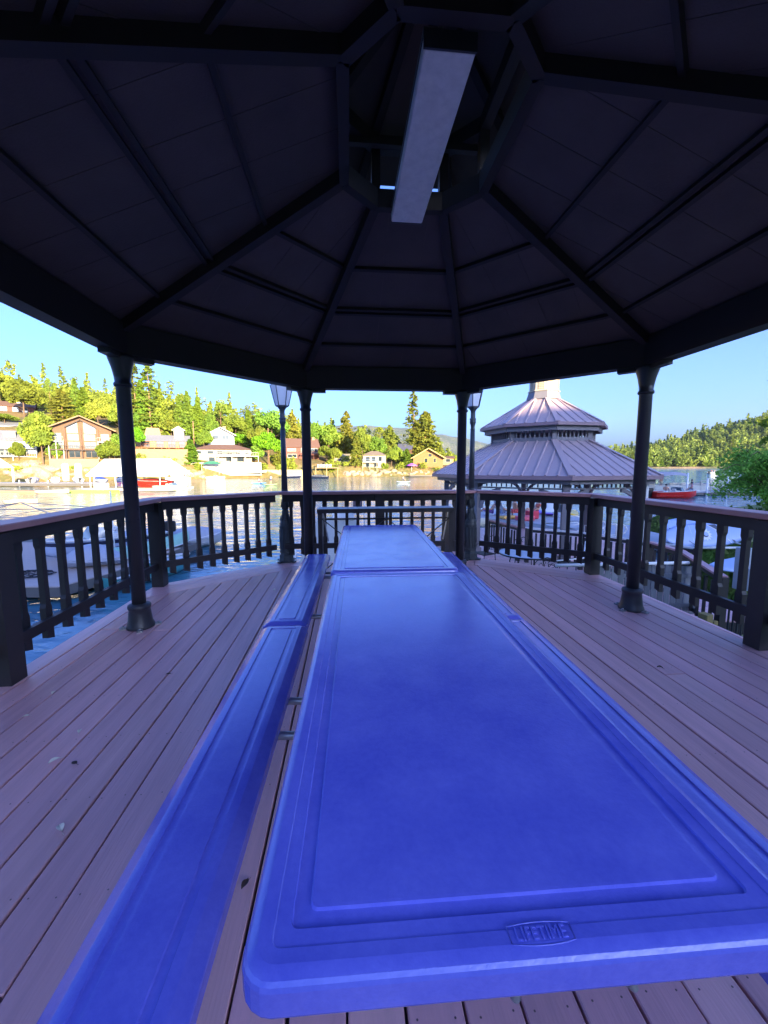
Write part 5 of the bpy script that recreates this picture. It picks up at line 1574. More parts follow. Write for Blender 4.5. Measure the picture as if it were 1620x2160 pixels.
def pose(key, pel, che, nek, hed, el, wr, kn, an, toe):
    s = []
    def sy(p, m=1): return (p[0]*m, p[1], p[2])
    J = [pel, che, nek, hed, (hed[0],hed[1]+.01,hed[2]+.11)]
    Rd = [(.15,.11),(.16,.11),.052,(.082,.095),(.06,.07)]
    E = [(0,1),(1,2),(2,3),(3,4)]
    sh = (.18, che[1]+(nek[1]-che[1])*.6, che[2]+(nek[2]-che[2])*.62); hp = (.10, pel[1], pel[2]-.03)
    for m in (1,-1):
        b = len(J); J += [sy(sh,m), sy(el,m), sy(wr,m), sy((wr[0],wr[1]+.05,wr[2]-.06),m)]; Rd += [.058,.044,.030,.034]
        E += [(1,b),(b,b+1),(b+1,b+2),(b+2,b+3)]
        b = len(J); J += [sy(hp,m), sy(kn,m), sy(an,m), sy(toe,m)]; Rd += [.085,.058,.038,.032]
        E += [(0,b),(b,b+1),(b+1,b+2),(b+2,b+3)]
    body = skin_mesh("body", J, E, Rd, MT['skin'], 1)
    def mid(a, b, t): return tuple(a[i]+(b[i]-a[i])*t for i in range(3))
    shirtJ = [mid(pel,che,.25), che, mid(che,nek,.55)]; shE = [(0,1),(1,2)]; shR = [(.165,.125),(.185,.13),(.12,.09)]
    for m in (1,-1):
        b = len(shirtJ); shirtJ += [sy(sh,m), mid(sy(sh,m),sy(el,m),.6)]; shE += [(1,b),(b,b+1)]; shR += [.075,.062]
    shorJ = [pel]; soE = []; soR = [(.165,.125)]
    for m in (1,-1):
        b = len(shorJ); shorJ += [sy(hp,m), mid(sy(hp,m),sy(kn,m),.6)]; soE += [(0,b),(b,b+1)]; soR += [.105,.085]
    POSES[key] = (body, shirtJ, shE, shR, shorJ, soE, soR, hed)
pose('stand', (0,0,.95),(0,0,1.25),(0,0,1.48),(0,.02,1.60),(.25,.02,1.12),(.26,.16,.92),(.12,.03,.50),(.12,0,.08),(.13,.14,.03))
pose('sit', (0,0,.46),(0,-.05,.76),(0,-.04,.99),(0,0,1.11),(.27,.02,.66),(.2,.25,.58),(.13,.42,.46),(.13,.50,.10),(.14,.62,.05))
pose('recline', (0,0,.30),(0,-.17,.55),(0,-.27,.76),(0,-.28,.88),(.27,-.12,.42),(.24,.12,.36),(.14,.42,.42),(.13,.72,.12),(.14,.84,.10))
pose('kneel', (0,-.02,.28),(0,.02,.58),(0,.05,.80),(0,.08,.92),(.26,.10,.52),(.18,.34,.46),(.16,.28,.08),(.15,-.16,.06),(.15,-.26,.05))
pose('paddle', (0,0,.92),(0,.06,1.22),(0,.10,1.45),(0,.13,1.57),(.20,.22,1.18),(.10,.38,1.10),(.16,.07,.48),(.18,0,.08),(.19,.14,.03))
CL = {}
def cloth(col):
    if col not in CL: CL[col] = M('cloth', col, .8, var=.2, scale=8)
    return CL[col]
def person(p, loc, rz, label, shirt=(.7,.7,.7), shorts=(.05,.07,.15), hair=True, parent=None):
    body, sJ, sE, sR, oJ, oE, oR, hed = POSES[p]
    o = empty("person", loc, rz, label, "person")
    link("body", body, o)
    if shirt: link("shirt", skin_mesh("shirt", sJ, sE, sR, cloth(shirt), 1, 1), o)
    if shorts: link("shorts", skin_mesh("shorts", oJ, oE, oR, cloth(shorts), 1), o)
    if hair: MB().ball((hed[0],hed[1]-.018,hed[2]+.055), .108, 10, 6, (.9,1.0,.95)).build("hair", MT['hair'], o)
    return o

# ------------------------------------------------------------------ boats
def hull_rings(L, B, Hh, n=12, bow=.55, sheer=.18, flare=.82):
    rings = []
    for i in range(n+1):
        t = i/n; x = (t-.5)*L
        k = 1 if t < bow else max(.02, (1-((t-bow)/(1-bow))**2.1)); k *= .90+.10*min(1, t/.2)
        w = B/2*k; top = Hh*(1+sheer*t*t); kz = .0 + Hh*.55*max(0,(t-.75)/.25)**2
        rings.append([(x,-w,top),(x,-w*flare,Hh*.35+kz*.5),(x,-w*.35,kz*.9),(x,0,kz*.8-.04),(x,w*.35,kz*.9),(x,w*flare,Hh*.35+kz*.5),(x,w,top)])
    return rings
def hull(mb, *a, **k):
    R = hull_rings(*a, **k); n = 7; vs = [v for r in R for v in r]
    fs = [(i*n+j,(i+1)*n+j,(i+1)*n+j+1,i*n+j+1) for i in range(len(R)-1) for j in range(n-1)]
    fs += [tuple(range(6,-1,-1))]
    mb.add(vs, fs, True); return R
def deckplate(R, dz=-.06, t0=0, t1=None):
    t1 = len(R)-1 if t1 is None else t1
    mb = MB()
    for i in range(t0, t1):
        a, b = R[i], R[i+1]
        mb.add([(a[0][0],a[0][1]*.97,a[0][2]+dz),(b[0][0],b[0][1]*.97,b[0][2]+dz),(b[6][0],b[6][1]*.97,b[6][2]+dz),(a[6][0],a[6][1]*.97,a[6][2]+dz)],[(0,1,2,3)])
    return mb
def motorboat(loc, rz, L, B, Hh, hm, dm, label, ws=True, outb=True, stripe=None, cover=None, group=None, bimini=None, name="motorboat"):
    o = empty(name, loc, rz, label, "boat", group)
    mb = MB(); R = hull(mb, L, B, Hh); mb.build("hull", hm, o)
    deckplate(R, -.04, 7).build("foredeck", dm, o); deckplate(R, -Hh*.55, 0, 7).build("cockpit_floor", dm, o)
    gw = MB(); gw.tube([(r[0][0],r[0][1],r[0][2]+.01) for r in R]+[(r[6][0],r[6][1],r[6][2]+.01) for r in reversed(R)], .035, 6); gw.build("gunwale", dm, o)
    if stripe:
        st = MB()
        for s in (0, 6):
            for i in range(len(R)-1):
                a, b = R[i], R[i+1]; q = 1 if s == 0 else -1; k1 = 1 if s == 0 else 5
                f = lambda r, t: Vector(r[s]).lerp(Vector(r[k1]), t)+Vector((0,-.012*q,0))
                st.add([f(a,.15),f(b,.15),f(b,.5),f(a,.5)],[(0,1,2,3)])
        st.build("stripe", stripe, o, fix=False)
    if ws:
        x = L*.10; z = Hh*1.02
        MB().slab([(x-.25,-B*.40,z),(x+.25,-B*.30,z+.02),(x+.02,-B*.28,z+.42),(x-.30,-B*.36,z+.38)],.012).slab([(x+.25,-B*.30,z+.02),(x+.25,B*.30,z+.02),(x+.02,B*.28,z+.42),(x+.02,-B*.28,z+.42)],.012).slab([(x+.25,B*.30,z+.02),(x-.25,B*.40,z),(x-.30,B*.36,z+.38),(x+.02,B*.28,z+.42)],.012).build("windshield", MT['wglass'], o)
        for s in (-1,1): MB().box((-L*.02,s*B*.22,Hh*.85),(.5,.45,.5)).box((-L*.02-.25,s*B*.22,Hh*1.1),(.12,.45,.5)).build("seat", dm, o)
    if outb:
        ob = MB(); x = -L/2-.16
        ob.box((x,0,Hh*.7),(.30,.32,.62)).box((x,0,Hh*1.25),(.52,.36,.42)).box((x,0,Hh*.1),(.16,.1,.6))
        ob.build("outboard_motor", MT['blackm'], o, bevel=.06)
    if cover:
        cv = MB(); rings = []
        for i, r in enumerate(R):
            t = i/(len(R)-1); w = abs(r[0][1])*1.04+.02; z = r[0][2]; hgt = .42*math.sin(PI*min(1,max(.05,t*1.05)))+.05
            rings.append([(r[0][0],w*math.cos(a),z-.05+hgt*math.sin(a)) for a in [PI*k/8 for k in range(9)]])
        vs = [v for q in rings for v in q]; n = 9
        cv.add(vs, [(i*n+j,i*n+j+1,(i+1)*n+j+1,(i+1)*n+j) for i in range(len(rings)-1) for j in range(n-1)], True)
        cv.build("cover", cover, o, fix=False)
    if bimini:
        x0, x1, z = bimini
        bt = MB(); n = 8
        rr_ = []
        for i in range(n+1):
            t = i/n; x = x0+(x1-x0)*t; rr_.append([(x,-B*.45,z-.12+.06*math.sin(PI*t)),(x,-B*.25,z+.10*math.sin(PI*t)),(x,B*.25,z+.10*math.sin(PI*t)),(x,B*.45,z-.12+.06*math.sin(PI*t))])
        bt.add([v for q in rr_ for v in q],[(i*4+j,i*4+j+1,(i+1)*4+j+1,(i+1)*4+j) for i in range(n) for j in range(3)],True)
        bt.build("bimini", cloth((.45,.42,.40)), o, fix=False)
        for s in (-1,1):
            MB().tube([(x0+.1,s*B*.43,z-.1),((x0+x1)/2,s*B*.45,Hh)],.018,5).tube([(x1-.1,s*B*.43,z-.1),((x0+x1)/2-.1,s*B*.45,Hh)],.018,5).build("bimini_frame", MT['steel'], o)
    return o
MT['wglass'] = M('tinted_screen', (.10,.15,.20), .08, spec=.8)
BW_ = M('boat_white', (.62,.62,.62), .3, var=.1); BR_ = M('boat_red', (.62,.02,.012), .3, var=.15); BN_ = M('boat_navy', (.015,.02,.05), .3); BT_ = M('boat_teal', (.10,.45,.45), .4, var=.2); BG_ = M('canoe_green', (.30,.55,.42), .4, var=.2)
TARP = M('grey_tarp', (.42,.43,.50), .6, var=.4, scale=4, bump=.6, bscale=6, bdist=.04); BLUE_C = M('blue_cover', (.05,.10,.35), .6, var=.3)
DOCKW = M('dock_boards', (.46,.37,.33), .7, var=.5, col2=(.38,.30,.26), scale=3, stretch=(1,5,1)); DOCKG = M('dock_grey', (.42,.42,.46), .6, var=.35, scale=2); DOCKC = M('dock_cream', (.52,.45,.33), .65, var=.35, scale=1.5); FLOAT = M('dock_float', (.12,.11,.10), .7)

def dock(name, poly, z, mat, label, piles=(), plank_dir=None, side=.28, cat="dock", pw=.145, edge=None):
    o = MB().prism(poly, z-side, z-.03).build(name, FLOAT if edge is None else edge, label=label, cat=cat)
    A = sum(poly[i][0]*poly[(i+1)%len(poly)][1]-poly[(i+1)%len(poly)][0]*poly[i][1] for i in range(len(poly)))
    pc = poly if A > 0 else list(reversed(poly))
    if plank_dir is not None:
        a = plank_dir; ca, sa = math.cos(a), math.sin(a)
        us = [p[0]*-sa+p[1]*ca for p in pc]; u = min(us)
        while u < max(us):
            strip = [(ca*s_-sa*v, sa*s_+ca*v) for s_, v in ((-60,u+.006),(60,u+.006),(60,u+pw),(-60,u+pw))]
            pl = clip_to(strip, pc)
            if len(pl) > 2:
                cx = sum(p[0] for p in pl)/len(pl); cy = sum(p[1] for p in pl)/len(pl)
                MB().prism([(p[0]-cx,p[1]-cy) for p in pl], -.028, 0).build("plank", mat, o, loc=(cx,cy,z))
            u += pw
    else:
        MB().prism(poly, z-.028, z).build("deck_top", mat, o)
    for x, y, h in piles:
        MB().tube([(x,y,WATER-1.5),(x,y,z+h)], .09, 8).build("pile", MT['white'], o)
    return o

# ================================================================== near left dock and its boats
dock("dock", [(-19,9.7),(-8.1,9.7),(-7.7,10.95),(-7.35,15.6),(-11.2,15.6),(-19,18.0)][::1], -1.55, DOCKW, "tan boarded floating dock below the deck on the left", plank_dir=R_(2), pw=.29)
motorboat((-9.6,13.7,-1.50), R_(230), 3.7, 1.5, .5, M('boat_white_shade_tint', (.36,.44,.62), .3), BW_, "white runabout with a navy stripe and windshield parked on the left dock", stripe=BN_, outb=True)  # white hull, with its bluish shade put into the colour
motorboat((-8.75,11.75,-1.52), R_(205), 1.6, .9, .22, TARP, TARP, "small dinghy under a crumpled grey tarp on the left dock", ws=False, outb=False, cover=TARP, name="dinghy")
cn = empty("canoe", (-8.15,13.6,-1.5), R_(76), "upturned pale green canoe lying along the right edge of the left dock", "canoe")
rg_ = []
for i in range(15):
    t = i/14; x = (t-.5)*3.9; w = .42*math.sin(PI*min(.985,max(.015,t)))**.6; hgt = .34+.10*(2*t-1)**2
    rg_.append([(x,w*math.cos(a),hgt*math.sin(a)) for a in [PI*k/8 for k in range(9)]])
MB().add([v for q in rg_ for v in q],[(i*9+j,i*9+j+1,(i+1)*9+j+1,(i+1)*9+j) for i in range(14) for j in range(8)],True).build("hull", BG_, cn, fix=False)
MB().tube([(q[0][0],q[0][1],.02) for q in rg_],.025,5).tube([(q[8][0],q[8][1],.02) for q in rg_],.025,5).build("gunwale", BW_, cn)
motorboat((-7.15,12.0,-2.02), R_(68), 2.9, 1.15, .42, BT_, BW_, "small teal rowing boat floating against the left dock", ws=False, outb=False, name="rowing_boat")
motorboat((-8.1,16.6,-1.98), R_(60), 3.4, 1.3, .45, BW_, BW_, "small pale boat moored beyond the green canoe", ws=False, outb=False, cover=TARP, name="rowing_boat")
rp = MB(); pts = []
for i in range(90):
    a = i*.42; r = .30+.14*math.sin(i*.9)+.05*math.sin(i*2.3); pts.append((r*1.5*math.cos(a), r*math.sin(a), .02+.012*(i%7)))
rp.tube(pts, .014, 5); rp.build("rope_coil", MT['blackm'], label="dark coil of rope and hose on the left dock boards", cat="rope", loc=(-9.75,10.75,-1.55))
MB().tube([(0,0,0),(.0,.0,2.2)], .02, 6).build("flag_pole", MT['white'], label="thin white pole standing on the left dock beside the runabout", cat="pole", loc=(-8.6,12.6,-1.55))
# canopy frame
cf = empty("canopy_frame", (-14.45,15.9,-1.6), .15, "bare metal canopy frame without its cloth standing on the left dock", "canopy frame")
W2, Hc, Ha = 2.25, 1.18, 1.60
for x in (-W2, W2):
    for y in (-1.6, 1.6):
        MB().tube([(x,y,0),(x,y,Hc)], .022, 6).build("leg", MT['steel'], cf)
        MB().tube([(x,y,Hc),(0,0,Ha)], .018, 6).build("hip_pole", MT['steel'], cf)
fr = MB().tube([(-W2,-1.6,Hc),(W2,-1.6,Hc)],.018,6).tube([(-W2,1.6,Hc),(W2,1.6,Hc)],.018,6).tube([(-W2,-1.6,Hc),(-W2,1.6,Hc)],.018,6).tube([(W2,-1.6,Hc),(W2,1.6,Hc)],.018,6)
fr.tube([(-W2,-1.6,Hc-.35),(0,-1.6,Hc-.03),(W2,-1.6,Hc-.35)],.014,6).tube([(-W2,1.6,Hc-.35),(0,1.6,Hc-.03),(W2,1.6,Hc-.35)],.014,6)
fr.build("eave_frame", MT['steel'], cf)

# ================================================================== cream pier straight ahead
dock("pier", [(-3.9,23.5),(-2.6,11.6),(-1.0,11.6),(-1.6,23.5)], -1.62, DOCKC, "cream floating pier seen through the counter frame straight ahead", piles=[(-3.2,14.0,.35),(-3.6,19.5,.35)], plank_dir=0, pw=.30, edge=DOCKC)
MB().box((0,0,.35),(1.2,.8,.7)).build("dock_box", MT['white'], label="white storage box at the far end of the cream pier", cat="box", loc=(-2.3,22.6,-1.62), bevel=.04)
for x, lab in ((-1.05,"left one of two thin white poles rising behind the counter"),(-.75,"right one of two thin white poles rising behind the counter")):
    MB().tube([(0,0,-.5),(0,0,2.0)],.035,7).build("mooring_pole", MT['white'], label=lab, cat="pole", loc=(x,21.0,-1.9))
MB().box((0,0,.45),(.45,.5,.9)).build("fuel_cabinet", C('dark_cabinet',(.10,.07,.09)), label="dark cabinet standing behind the white poles", cat="cabinet", loc=(-1.35,20.6,-1.0), bevel=.04)

# ================================================================== dock of the sunbathers
dock("dock", [(5.2,23.6),(7.6,21.2),(9.3,18.3),(9.9,15.6),(12.2,15.4),(12.2,20),(11.2,25.6),(8.6,27.6),(5.4,27.2)], -1.60, DOCKG, "grey white floating dock with sunbathers beyond the glass table", side=.35, edge=C('dock_side',(.55,.55,.58)))
fb = MB().ball((0,0,0),.36,14,8,(1.5,1,.8)).build("dock_buoy", M('cream_plastic',(.72,.62,.42),.5), label="cream barrel buoy under the left corner of the sunbathers' dock", cat="buoy", loc=(5.75,22.9,-1.86))
def lounge(loc, rz, label, col):
    o = empty("beach_chair", loc, rz, label, "beach chair")
    MB().slab([(-.28,-.1,.28),(.28,-.1,.28),(.28,.45,.33),(-.28,.45,.33)],.02).build("seat", cloth(col), o)
    MB().slab([(-.28,-.1,.28),(.28,-.1,.28),(.28,-.42,.95),(-.28,-.42,.95)],.02).build("backrest", cloth(col), o)
    for s in (-.29,.29):
        MB().tube([(s,.45,.34),(s,-.3,.02)],.014,6).tube([(s,-.42,.95),(s,-.1,.28),(s,.35,.02)],.014,6).build("frame", MT['steel'], o)
lounge((6.45,24.1,-1.6), 1.2, "striped beach chair at the left end of the sunbathers' dock", (.25,.12,.45))
person('recline', (6.45,24.1,-1.58), 1.2, "person in dark swimwear reclining in the leftmost beach chair on the dock", shirt=None, shorts=(.20,.08,.35))
lounge((7.05,23.9,-1.6), -1.0, "pale beach chair facing the striped one on the dock", (.6,.6,.6))
person('recline', (7.05,23.9,-1.58), -1.0, "person in a white top reclining second from left on the dock", shirt=(.75,.75,.78), shorts=(.3,.4,.6))
person('sit', (7.55,23.0,-1.6), -1.4, "bare chested person in a red towel sitting in the middle of the dock", shirt=None, shorts=(.6,.1,.1))
person('sit', (8.05,23.4,-1.6), 1.3, "person in a pink top sitting right of the bare chested one", shirt=(.7,.35,.35), shorts=(.1,.1,.2))
person('recline', (9.2,24.3,-1.6), 1.7, "tanned person lying at the right side of the dock by the white chair", shirt=(.5,.12,.08), shorts=(.4,.1,.08))
lounge((9.75,23.6,-1.6), 2.6, "empty white beach chair on the right part of the dock", (.8,.8,.8))
for loc, sc, col, lab in (((7.1,22.6,-1.58),(1.0,.5,.16),(.8,.45,.12),"folded orange towel on the dock near the sunbathers"),((7.75,21.9,-1.58),(.9,.6,.24),(.7,.12,.16),"red and white beach bag pile on the dock"),((8.4,22.6,-1.58),(.6,.5,.45),(.6,.05,.08),"red cooler box on the dock")):
    MB().box((0,0,sc[2]/2),sc,.3).build("beach_gear", cloth(col), label=lab, cat="beach gear", loc=loc, bevel=.04)
k1 = board_mesh(2.7,.8,.34,.16).build("kayak", M('kayak_yellow',(.80,.50,.03),.35), label="yellow kayak floating beyond the dock on the right", cat="kayak"); k1.location = (12.4,26.3,-1.82); k1.rotation_euler = (0,0,R_(60))
k2 = board_mesh(2.4,.7,.14).build("paddle_board", M('board_purple',(.20,.04,.55),.35), label="small purple board lying on the dock's right half", cat="paddle board"); k2.location = (10.0,24.6,-1.52); k2.rotation_euler = (0,0,R_(100))
k3 = board_mesh(2.6,.7,.14).build("paddle_board", M('board_white2',(.8,.76,.68),.35), label="white and tan paddle board at the dock's far left corner", cat="paddle board"); k3.location = (5.9,26.4,-1.5); k3.rotation_euler = (0,0,R_(10))
k4 = board_mesh(2.4,.75,.2).build("kayak", M('kayak_blue',(.05,.25,.75),.35), label="blue kayak behind the left railing of the lower patio", cat="kayak"); k4.location = (5.9,17.2,-1.86); k4.rotation_euler = (0,0,R_(-18))
k5 = board_mesh(2.6,.75,.2).build("kayak", M('kayak_lime',(.45,.65,.05),.35), label="lime green kayak floating at the left railing of the lower patio", cat="kayak"); k5.location = (4.2,16.0,-1.9); k5.rotation_euler = (0,0,R_(8))

# ================================================================== red fishing boat, pontoon boat and the dock behind
rb = motorboat((30.6,42.3,-2.12), R_(3), 4.9, 1.9, .78, BR_, BW_, "bright red fishing boat moored in front of the canopied pontoon boat", outb=True)
person('sit', (29.6,42.1,-1.75), -1.0, "person in an orange top sitting at the stern of the red boat", shirt=(.8,.45,.3), shorts=(.7,.7,.7))
person('sit', (33.0,43.1,-1.60), 1.0, "person in a red patterned shirt sitting at the red boat's bow end", shirt=(.6,.25,.3), shorts=(.1,.15,.3))
mt = empty("outboard_motor", (28.3,42.9,-1.6), 0, "second black outboard motor left of the red boat's stern", "motor")
MB().ball((0,0,.28),.33,12,8,(.8,.7,1)).build("cowling", MT['blackm'], mt); MB().box((0,0,-.15),(.18,.12,.6)).build("shaft", MT['blackm'], mt)
pb = empty("pontoon_boat", (34.6,48.0,-1.75), R_(2), "pontoon boat with a grey bimini canopy behind the red boat", "boat")
for y in (-1.0,1.0): MB().tube([(-3.2,y,-.15),(2.9,y,-.15),(3.3,y,.05)],.30,12).build("pontoon", MT['steel'], pb)
MB().box((0,0,.18),(6.4,2.5,.12)).build("deck", BW_, pb)
for y in (-1.2,1.2):
    MB().box((0,y,.55),(6.2,.04,.55)).build("side_panel", C('panel_grey',(.50,.50,.45)), pb)
    MB().tube([(-3.1,y,.95),(3.1,y,.95)],.03,6).build("rail", MT['steel'], pb)
for x in (-2.2,.8,2.2): MB().box((x,.6,.5),(1.2,.8,.5)).box((x,.95,.8),(1.2,.15,.5)).build("seat", C('seat_beige',(.62,.55,.42)), pb, bevel=.05)
n = 8; rr_ = []
for i in range(n+1):
    t = i/n; x = -2.6+3.4*t; rr_.append([(x,-1.30,1.85+.18*math.sin(PI*t)),(x,-.7,2.22+.18*math.sin(PI*t)),(x,.7,2.22+.18*math.sin(PI*t)),(x,1.30,1.85+.18*math.sin(PI*t))])
bi = MB(); bi.add([v for q in rr_ for v in q],[(i*4+j,i*4+j+1,(i+1)*4+j+1,(i+1)*4+j) for i in range(n) for j in range(3)],True); bi.build("bimini", C('bimini_cloth',(.40,.38,.42)), pb, fix=False)
for y in (-1.22,1.22):
    MB().tube([(-2.4,y,2.1),(-.4,y,.95)],.025,6).tube([(.7,y,2.1),(-.6,y,.95)],.025,6).build("bimini_frame", MT['steel'], pb)
person('stand', (33.1,48.0,-1.5), .3, "person in a white shirt standing under the bimini of the pontoon boat", shirt=(.8,.78,.75), shorts=(.6,.55,.4))
person('sit', (36.6,47.8,-1.5), .6, "person in a dark blue shirt sitting at the pontoon boat's right end", shirt=(.05,.1,.3), shorts=(.1,.1,.2))
dock("dock", [(33.5,45.0),(46,46.5),(46,50),(37.5,49.5),(33.5,46.4)], -1.65, DOCKG, "far grey floating dock running behind the willow on the right", piles=[(33.9,44.9,2.2),(36.4,45.2,1.6),(39,45.6,1.7)])
railing("metal rail along the far grey dock behind the willow", [(37.0,46.9),(45.5,47.8)], -1.65, 1.3, cap=MT['steel'], bal=MT['steel'], sp=1.2)
motorboat((40.5,50.9,-2.1), R_(185), 5.6, 2.1, .85, BW_, BW_, "white and tan cruiser moored behind the far grey dock", cover=C('tan_cover',(.6,.5,.35)), outb=False)
b = motorboat((131.5,161,-2.1), R_(20), 4.8, 2.0, .75, BW_, BW_, "small white open boat out on the blue water near the far beach", outb=True)
person('sit', (130.8,161,-1.5), -1.2, "person in a red shirt at the left of the distant white boat", shirt=(.6,.2,.2))
person('sit', (132.2,161.2,-1.5), 1.2, "person in a pale shirt at the right of the distant white boat", shirt=(.8,.7,.6))

# ================================================================== paddlers in the bay
def paddler(px, py, p, rz, bcol, lab_p, lab_b, shirt):
    q = at(px, py, WATER)
    b_ = board_mesh(3.0,.8,.16).build("paddle_board", M('sup_board', bcol, .4), label=lab_b, cat="paddle board"); b_.location = (q.x,q.y,WATER+.05); b_.rotation_euler = (0,0,rz)
    person(p, (q.x,q.y,WATER+.12), rz-PI/2, lab_p, shirt=shirt)
paddler(546,1020,'kneel',.1,(.10,.45,.85),"person in a white shirt kneeling on the blue board in the bay","blue paddle board in the bay left of the lamp post",(.75,.75,.75))
paddler(571,1023,'paddle',.9,(.45,.65,.25),"person standing on the green board just left of the lamp post","pale green paddle board just left of the lamp post",(.7,.65,.7))
paddler(851,1017,'sit',.0,(.65,.80,.85),"person sitting on the pale board between the two inner columns","pale paddle board between the two inner columns",(.75,.8,.85))

# ================================================================== white boathouse with red boat
bh = empty("boathouse", (-35.4,58.5,-1.75), R_(-4), "open white boathouse canopy on posts at a dock left of centre", "boathouse")
MB().box((0,0,0),(12.4,6.4,.35)).build("float", DOCKC, bh)
sx, sz = 5.6, 3.0
roofm = C('canopy_white',(.68,.66,.64),.6,.1)
MB().slab([(-sx,-3.2,2.05),(sx+.6,-3.2,2.05),(sx-.9,0,4.3),(-sx+.3,0,4.3)],.06).slab([(sx+.6,3.2,2.05),(-sx,3.2,2.05),(-sx+.3,0,4.3),(sx-.9,0,4.3)],.06).build("roof", roofm, bh)
MB().add([(-sx,-3.2,2.05),(-sx,3.2,2.05),(-sx+.3,0,4.28)],[(0,1,2)]).add([(sx+.6,-3.2,2.05),(sx+.6,3.2,2.05),(sx-.9,0,4.28)],[(2,1,0)]).build("gable_sheet", roofm, bh, fix=False)
MB().beam((-sx,-3.22,2.08),(sx+.6,-3.22,2.08),.06,.22).build("valance", roofm, bh)
for x in (-5.2,-4.6,-1.5,1.2,4.9):
    for y in (-3.0,3.0): MB().tube([(x,y,.1),(x,y,2.05)],.07,7).build("post", MT['white'], bh)
motorboat((-33.6,58.5,-1.55), R_(176), 5.4, 2.0, .85, BR_, BW_, "red speedboat lifted under the white boathouse canopy", outb=False, cover=C('red_cover',(.5,.03,.03)))
motorboat((-30.3,57.2,-2.0), R_(-4), 4.6, 1.8, .7, BW_, BW_, "white boat with windshield at the right end of the boathouse float", outb=False)
MB().box((0,0,.3),(1.6,.9,.9)).build("boat_lift", MT['white'], label="white lift box at the left end inside the boathouse", cat="lift", loc=(-39.8,56.6,-1.6), bevel=.05)
dock("dock", [(-43.5,53.6),(-36,52.8),(-36,54.6),(-43.5,55.4)], -1.72, M('dock_lime',(.42,.46,.14),.6,var=.3), "yellow green float moored at the foot of the boathouse", edge=C('lime_edge',(.45,.60,.08)))
dock("dock", [(-60,55.0),(-43.5,53.2),(-43.5,54.6),(-60,56.4)], -1.78, C('dock_orange',(.55,.36,.18)), "long low orange brown float running left from the boathouse", edge=C('dock_orange_side',(.45,.28,.12)))
motorboat((-42.5,51.6,-2.02), R_(4), 3.8, 1.3, .38, C('skiff_tan',(.70,.55,.38)), BW_, "flat tan skiff tied to the long orange brown float", ws=False, outb=False, name="rowing_boat")
motorboat((-33.6,37.2,-2.02), R_(6), 2.6, 1.1, .35, C('skiff_tan',(.70,.55,.38)), C('skiff_tan',(.70,.55,.38)), "small tan skiff alone on the water above the left handrail", ws=False, outb=False, name="rowing_boat")

# ================================================================== long dock on the far left with many boats
dock("dock", [(-80,71.5),(-49.5,68.5),(-49,71.5),(-80,75)], -1.35, DOCKG, "long grey dock full of small craft at the far left", piles=[(-70,71.2,.5),(-64,70.6,.5),(-58.5,70,.5),(-52,69.2,.5)], side=.5)
bc = [("left end small white boat on the long far left dock", BW_, None),("white jet ski with a red seat on the long far left dock", BW_, C('red_cover',(.5,.03,.03))),("grey covered boat third from left on the long dock", BW_, TARP),("white runabout near the middle of the long dock", BW_, None),("white covered boat before the two upright white tubes", BW_, C('white_cover',(.7,.7,.7))),("blue and white boat right of the upright tubes", BW_, BLUE_C),("rightmost small white boat on the long far left dock", BW_, None)]
for i, (lab, hm, cv) in enumerate(bc):
    motorboat((-77+i*3.9+(6 if i > 1 else 0), 72.4+.1*i, -1.4), R_(100+i*9), 3.9, 1.5, .6, hm, BW_, lab, cover=cv, outb=(i % 2 == 0), ws=(cv is None))
for x, lab in ((-59.6,"left one of two upright white inflatable tubes on the far left dock"),(-57.2,"right one of two upright white inflatable tubes on the far left dock")):
    MB().tube([(0,0,0),(0,0,2.9)],.55,12).ball((0,0,2.9),.55,12,6,(1,1,.7)).build("inflatable_tube", MT['white'], label=lab, cat="inflatable", loc=(x,75.5,-1.2))
mb_ = empty("shed", (-70.5,73.4,-1.35), 0, "small white boat shelter roof at the photo's left edge", "shelter")
MB().add([(-2.6,-2,2.6),(1.6,-2,2.6),(1.6,2,2.6),(-2.6,2,2.6),(-2.6,0,4.6),(.6,0,4.6)],[(0,1,5,4),(1,2,5),(2,3,4,5),(0,4,3)]).build("roof", roofm, mb_)
for x in (-2.3,1.3):
    for y in (-1.8,1.8): MB().box((x,y,1.3),(.2,.2,2.6)).build("post", MT['white'], mb_)
motorboat((-51.8,82,-2.0), R_(200), 5.0, 1.9, .7, C('boat_purple',(.25,.08,.35)), BW_, "purple and blue boat moored left of the boathouse roof", cover=BLUE_C, outb=False)
rmp = MB().beam((0,0,0),(4.6,3.2,3.4),1.2,.15).build("gangway", MT['steel'], label="sloping metal gangway from the far left dock up to the bank", cat="gangway", loc=(-55,83,-1.4))
# craft along the cream house shore
def shore_boat(px, py, L, rz, hm, label, **k):
    q = at(px, py, WATER); return motorboat((q.x,q.y,WATER-.1), rz, L, L*.36, L*.13, hm, BW_, label, **k)
pt_ = at(376,1012,WATER)
fl = empty("houseboat", (pt_.x,pt_.y,WATER), .0, "white two deck party boat moored right of the boathouse", "boat")
MB().box((0,0,.3),(5.6,2.4,.6)).build("hull", BW_, fl, bevel=.08); MB().box((.0,0,1.5),(2.2,2.2,1.7)).build("cabin", BW_, fl, bevel=.05)
for x in (-2.5,-1.3,1.4,2.5): MB().tube([(x,-1.1,.6),(x,-1.1,3.0)],.05,6).build("post", MT['white'], fl)
MB().box((0,0,2.45),(5.4,2.4,.08)).build("canopy_deck", MT['white'], fl)
MB().lathe([(1.3,3.3),(.1,3.75)],8).build("sunshade", MT['white'], fl)
shore_boat(422,1008,5.5,.05,BN_,"dark covered boat left of the green canopy",cover=M('black_cover',(.05,.05,.06),.6),outb=False)
